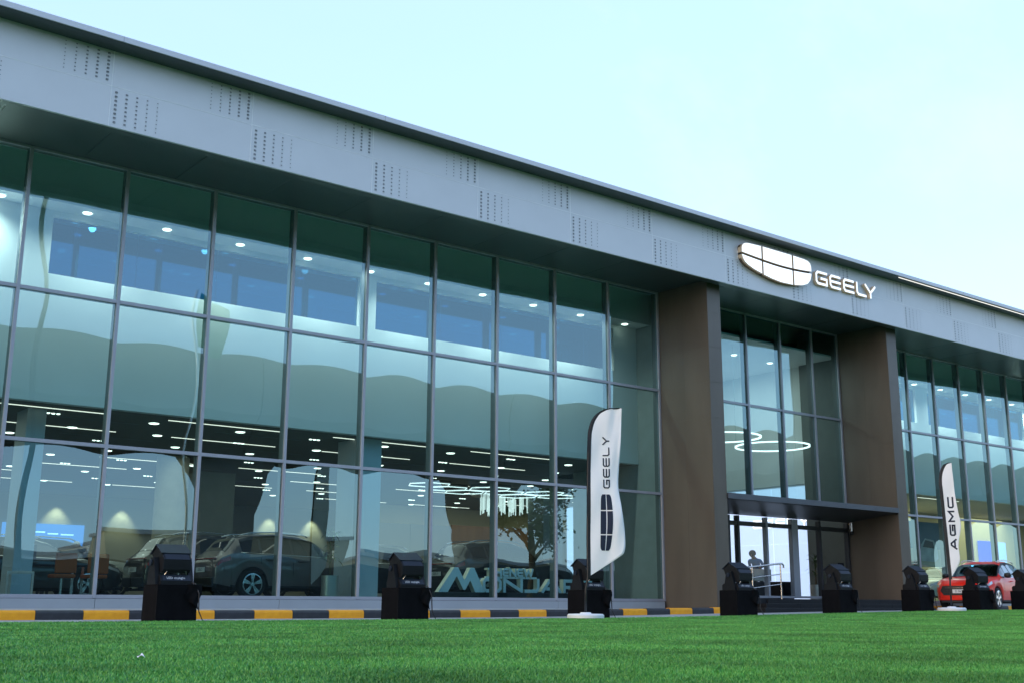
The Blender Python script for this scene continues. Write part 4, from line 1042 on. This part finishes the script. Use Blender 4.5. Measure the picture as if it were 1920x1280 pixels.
# ------------------------------------------------------------------ entrance furniture
hr = empty('handrail', (25.2, 21.2, 0)); tag(hr, 'stainless steel handrail with three rails beside the entrance steps', 'handrail')
def T(pts, r_, nm): MB().tube(pts, r_, 10).build(nm, M_STEEL, hr, smooth=True, angle=60)
T([(0, 0, .30), (0, 0, 1.30)], .022, 'post'); T([(1.22, 0, .44), (1.22, 0, 1.40)], .022, 'post')
T([(-.42, 0, 1.20), (-.36, 0, 1.26), (-.30, 0, 1.275), (1.22, 0, 1.42), (1.30, 0, 1.42), (1.36, 0, 1.38), (1.36, 0, 1.30)], .026, 'top_rail')
T([(-.30, 0, .98), (1.22, 0, 1.13)], .014, 'lower_rail'); T([(-.30, 0, .70), (1.22, 0, .85)], .014, 'lower_rail')
ct = empty('reception_counter', (28.85, 24.1, .38)); tag(ct, 'cream reception counter with dark base just inside the entrance', 'counter')
MB().box(-.42, .32, -.25, .25, .0, .60, bev=.01).build('counter_base', M_BLACKPL, ct); MB().box(-.46, .36, -.3, .3, .62, .99, bev=.02).build('counter_top', mat('cream counter', (.62, .60, .50), .5), ct)
bb = empty('speaker_box', (29.95, 24.05, .38)); tag(bb, 'black box standing inside the glass door beside the counter', 'box')
MB().box(-.28, .28, -.3, .3, 0, .62, bev=.015).build('cabinet', M_BLACKPL, bb); MB().box(-.25, .25, -.312, -.301, .05, .58).build('front_cloth', M_CLOTH, bb)
sc_ = empty('security_camera', (32.40, YG-.25, 2.62)); tag(sc_, 'small security camera on a bracket under the entrance canopy', 'camera')
MB().lathe([(.05, 0), (.06, .03), (.06, .30)], 12).build('bracket', M_STEEL, sc_)
MB().lathe([(.02, -.10), (.065, -.08), (.075, 0), (.05, .02)], 14).build('dome', M_BLACKPL, sc_, smooth=True)
kp = empty('entry_panel', (32.05, YG-.005, 1.5)); tag(kp, 'dark square entry panel on the glass right of the doors', 'panel')
MB().box(-.15, .15, -.03, 0, -.12, .12, bev=.008).build('panel_plate', M_BODYG, kp); MB().box(-.10, .10, -.036, -.031, -.02, .08).build('panel_screen', M_BLACKPL, kp)
lt = empty('door_lettering'); tag(lt, 'white GEELY letters on the backlit wall seen over the glass doors', 'sign')
yy = 27.6
for ch in 'YLEEG'[::-1]:
    o = letter_mb(ch, .42, .30, .06, 0, .03).build('letter', [emit_mat('lit door letter', (1, 1, 1), 1.2), M_SIGNSIDE], lt); o.rotation_euler = (0, 0, R(-90)); o.location = (32.94, yy, 2.95); yy -= .52
# plants
def plant(loc, label, hs, pot=True, s=1.0):
    t = empty('potted_plant', loc); tag(t, label, 'plant', 'potted dracaenas')
    if pot: MB().lathe([(.19*s, 0), (.21*s, .02), (.21*s, .56*s), (.19*s, .56*s), (.185*s, .52*s)], 24).build('pot', M_POT, t, smooth=True, angle=40)
    z0 = .5*s
    MB().tube([(0, 0, z0), (.02, .01, z0+.5*hs), (0, 0, z0+hs)], [.03, .025, .018], 7).build('stem', M_STEM, t, smooth=True)
    lf = MB(); 
    for i in range(7):
        a = i/6; lf.v += [(a*.42, -.028*math.sin(math.pi*(a*.85+.12)), .16*math.sin(a*2.3)-.10*a*a), (a*.42, .028*math.sin(math.pi*(a*.85+.12)), .16*math.sin(a*2.3)-.10*a*a)]
    lf.f = [(2*i, 2*i+1, 2*i+3, 2*i+2) for i in range(6)]; lf.m = [0]*6
    me = lf.mesh('leaf', M_LEAF, True)
    for zz, n in ((hs, 20), (hs*.42, 14), (hs*.7, 8)):
        for k in range(n):
            o = link('leaf', me, t, (0, 0, z0+zz+rnd.uniform(-.06, .06))); o.rotation_euler = (rnd.uniform(-.3, .3), rnd.uniform(-.95, .35), k*2.4+rnd.uniform(-.3, .3)); q = rnd.uniform(.7, 1.05)*s; o.scale = (q, q, q)
plant((14.22, 25.15, ZFL), 'tall potted dracaena in brushed metal pot before the grey SUV bonnet', .95)
plant((32.35, 24.5, ZFL), 'potted plant inside the entrance doors against the backlit wall', .75)
# furniture at the far left window
fr = empty('easel_frame', (6.95, 25.0, ZFL)); tag(fr, 'pale rectangular stand frame low behind the far left window', 'stand')
for a in ((-.27, -.23, 0, .52), (.23, .27, 0, .52), (-.229, .229, .47, .52), (-.229, .229, 0, .04)):
    MB().box(a[0], a[1], -.02, .02, a[2], a[3], bev=.004).build('frame_bar', M_DESK, fr)
ds = empty('desk', (8.0, 27.0, ZFL)); tag(ds, 'dark sales desk with legs between the stand frame and black SUV', 'desk')
MB().box(-.8, .8, -.4, .4, .68, .72, bev=.008).build('desk_top', M_BODYG, ds)
for sx in (-.74, .74):
    for sy in (-.34, .34): MB().box(sx-.03, sx+.03, sy-.03, sy+.03, 0, .679).build('leg', M_STEEL, ds)
mo = empty('monitor', (7.55, 27.05, ZFL+.721)); tag(mo, 'black computer monitor seen from behind on the dark desk', 'monitor')
MB().box(-.27, .27, -.02, .02, .10, .44, bev=.01).build('screen_back', M_BLACKPL, mo); MB().box(-.03, .03, -.03, .03, .012, .10).build('neck', M_BLACKPL, mo); MB().box(-.12, .12, -.08, .08, 0, .012).build('foot', M_BLACKPL, mo)
for i, (x, lb) in enumerate(((8.15, 'orange chair nearer the stand frame at the sales desk'), (8.85, 'orange chair nearer the grey SUV at the sales desk'))):
    c = empty('office_chair', (x, 26.2, ZFL)); tag(c, lb, 'chair', 'orange chairs at the sales desk')
    MB().box(-.24, .24, -.22, .22, .42, .50, bev=.03).build('seat', M_ORANGE, c); MB().box(-.23, .23, -.27, -.21, .52, .95, bev=.025).build('backrest', M_ORANGE, c)
    MB().tube([(0, 0, .06), (0, 0, .42)], .03, 8).build('stem', M_STEEL, c)
    for k in range(4): a = k*math.pi/2+.4; MB().tube([(0, 0, .07), (.26*math.cos(a), .26*math.sin(a), .03)], .018, 6).build('leg', M_STEEL, c)
# paper scrap on the lawn
p_ = MB(); p_.grid(lambda u, v: (.055*(u-.5)*(1-.3*v), .05*(v-.5)+.02*u, .026+.012*math.sin(u*4)*math.cos(v*3)+.012*v), 5, 4)
o = p_.build('paper_scrap', M_WHITEP, None, smooth=True, fix=False); o.location = (2.32, 6.04, .0); tag(o, 'small crumpled white paper scrap lying on the green lawn', 'litter')

# ------------------------------------------------------------------ what stands across the road (seen mirrored in the glass; far apartment blocks are added)
bw = empty('boundary_wall', (0, 2*YG-54, 0)); tag(bw, 'long dark grey boundary wall mirrored low in the showroom glass', 'wall')
for k in range(40): MB().box(-60+k*5.0+.02, -55+k*5.0-.02, -.1, .1, -.06, 2.3+.15*(k % 3)).build('wall_panel', mat('dark wall render', (.05, .05, .055), .9, 0, .2, .8), bw)
YV = 2*YG-60        # viaduct line behind the camera
va = empty('viaduct', (0, YV, 0)); tag(va, 'grey concrete rail viaduct mirrored in the facade glass', 'viaduct')
for k in range(-3, 10):
    x0 = k*18.0-9
    MB().prism([(-3.6, 10.2), (-1.9, 7.9), (1.9, 7.9), (3.6, 10.2), (3.6, 11.0), (-3.6, 11.0)], x0+.03, x0+17.97, 'x').build('deck_span', M_CONCRETE, va)
    MB().box(x0+.03, x0+17.97, 3.3, 3.6, 11.0, 13.0).build('parapet', M_CONCRETE, va); MB().box(x0+.03, x0+17.97, -3.6, -3.3, 11.0, 12.2).build('parapet', M_CONCRETE, va)
for k in range(-3, 10):
    x = k*18.0-9
    MB().prism([(-1.0, -.1), (1.0, -.1), (1.05, 4.8), (1.9, 7.0), (2.6, 7.9), (-2.6, 7.9), (-1.9, 7.0), (-1.05, 4.8)], -1.1, 1.1, 'y').build('pier', M_CONCRETE, va).location = (x, 0, 0)
for i, (x, y, sx, sy, h, lb) in enumerate(((-10, -120, 30, 18, 9, 'wide low tan warehouse farthest left across the road'), (30, -130, 26, 16, 7, 'flat tan warehouse in the middle across the road'), (75, -125, 34, 18, 10, 'tall tan warehouse with grey roof across the road'), (125, -130, 40, 20, 8, 'long tan warehouse farthest right across the road'))):
    wb = empty('warehouse', (x, y, -.06)); tag(wb, lb, 'warehouse', 'warehouses across the road')
    MB().box(-sx/2, sx/2, -sy/2, sy/2, 0, h).build('wall', M_WARE, wb); MB().box(-sx/2-.4, sx/2+.4, -sy/2-.4, sy/2+.4, h+.002, h+.5).build('roof', M_CONC, wb)
    for q in range(4): MB().box(-sx*.4+q*sx*.2, -sx*.4+q*sx*.2+3, sy/2+.002, sy/2+.06, .5, 4).build('door', M_BODYG, wb)
M_TOWER = mat('pale apartment render', (.72, .70, .66), .85, 0, .08, .1)  # far blocks, added and paled to grey the sky mirrored under the viaduct
tw_lab = ['slim pale apartment block mirrored first from the left', 'broad grey apartment block mirrored behind the second pier', 'stepped pale apartment block mirrored above the dark boundary wall', 'tall grey apartment block mirrored behind the window letters', 'low broad apartment block mirrored beside the street tree', 'pale twin height apartment block mirrored in the lobby glass', 'wide grey apartment block mirrored in the right wing', 'farthest pale apartment block mirrored in the right wing']
for i, (x, sx, h) in enumerate(((78, 34, 13), (118, 40, 15), (163, 42, 11), (210, 46, 15), (262, 50, 13), (322, 58, 16), (396, 70, 14), (480, 80, 17))):
    tb_ = empty('apartment_block', (x, -262-6*(i % 3), -.06)); tag(tb_, tw_lab[i], 'apartment block', 'apartment blocks far across the road')
    MB().box(-sx/2, sx/2, -9, 9, 0, h).build('wall', M_TOWER, tb_); MB().box(-sx/2-.3, sx/2+.3, -9.3, 9.3, h+.01, h+.8).build('roof', M_CONC, tb_); MB().box(-3, 3, -3, 3, h+.81, h+3.4).build('stair_tower', M_TOWER, tb_)
    for q in range(4): MB().box(-sx/2+2+q*sx*.22, -sx/2+4.5+q*sx*.22, 9.01, 9.1, h*.55, h*.75).build('window', M_FRAME, tb_)
def tree(loc, h, r_, label, seed):
    g = random.Random(seed); t = empty('street_tree', loc); tag(t, label, 'tree')
    tb = MB(); tb.tube([(0, 0, 0), (.08, .03, h*.3), (-.04, .05, h*.62)], [.16, .12, .07], 8); ends = []
    for k in range(9):
        a = k*.9+g.uniform(-.3, .3); z = h*(.34+.035*k); e = (math.cos(a)*r_*.6, math.sin(a)*r_*.6, z+h*.22); ends.append(e)
        tb.tube([(0, 0, z), (e[0]*.5, e[1]*.5, z+h*.14), e], [.06, .04, .015], 5)
    tb.build('trunk', M_BARK, t, smooth=True)
    cb = MB()
    for k in range(6000):
        e = g.choice(ends); d = Vector((g.gauss(0, 1), g.gauss(0, 1), g.gauss(0, .8)))*r_*.17; c_ = Vector(e)+d
        a = Vector((g.uniform(-1, 1), g.uniform(-1, 1), g.uniform(-1, 1))).normalized()*.11; q = a.cross(Vector((g.uniform(-1, 1), g.uniform(-1, 1), g.uniform(-1, 1)))).normalized()*.05
        cb.add([c_-a, c_+q, c_+a, c_-q], [(0, 1, 2, 3)])
    cb.build('crown', M_LEAF, t, fix=False)
tree((35.0, 2*YG-43, 0), 6.2, 2.1, 'leafy street tree mirrored beside the emblem flag', 3)
lp = empty('street_lamp', (14.5, 2*YG-52, 0)); tag(lp, 'tall street lamp mirrored in the leftmost glass panes', 'street lamp')
MB().tube([(0, 0, 0), (0, 0, 19.0)], [.13, .08], 10).build('post', M_BODYG, lp); MB().tube([(0, 0, 19), (.6, .9, 19.6), (1.2, 1.9, 19.7)], .06, 6).build('arm', M_BODYG, lp); MB().box(1.0, 1.5, 1.7, 2.6, 19.62, 19.78, bev=.04).build('lamp_head', M_BODYG, lp)
fg = empty('flagpole', (21.2, 2*YG-52, 0)); tag(fg, 'green flag on a thin pole mirrored in the third window bay', 'flag')
MB().tube([(0, 0, 0), (0, 0, 15.2)], .06, 8).build('pole', M_STEEL, fg)
MB().grid(lambda u, v: (.1+1.9*u, .25*math.sin(u*6+v*2), 12.3+2.7*v-.5*u), 12, 6).build('flag_cloth', M_FLAGG, fg, smooth=True, fix=False)
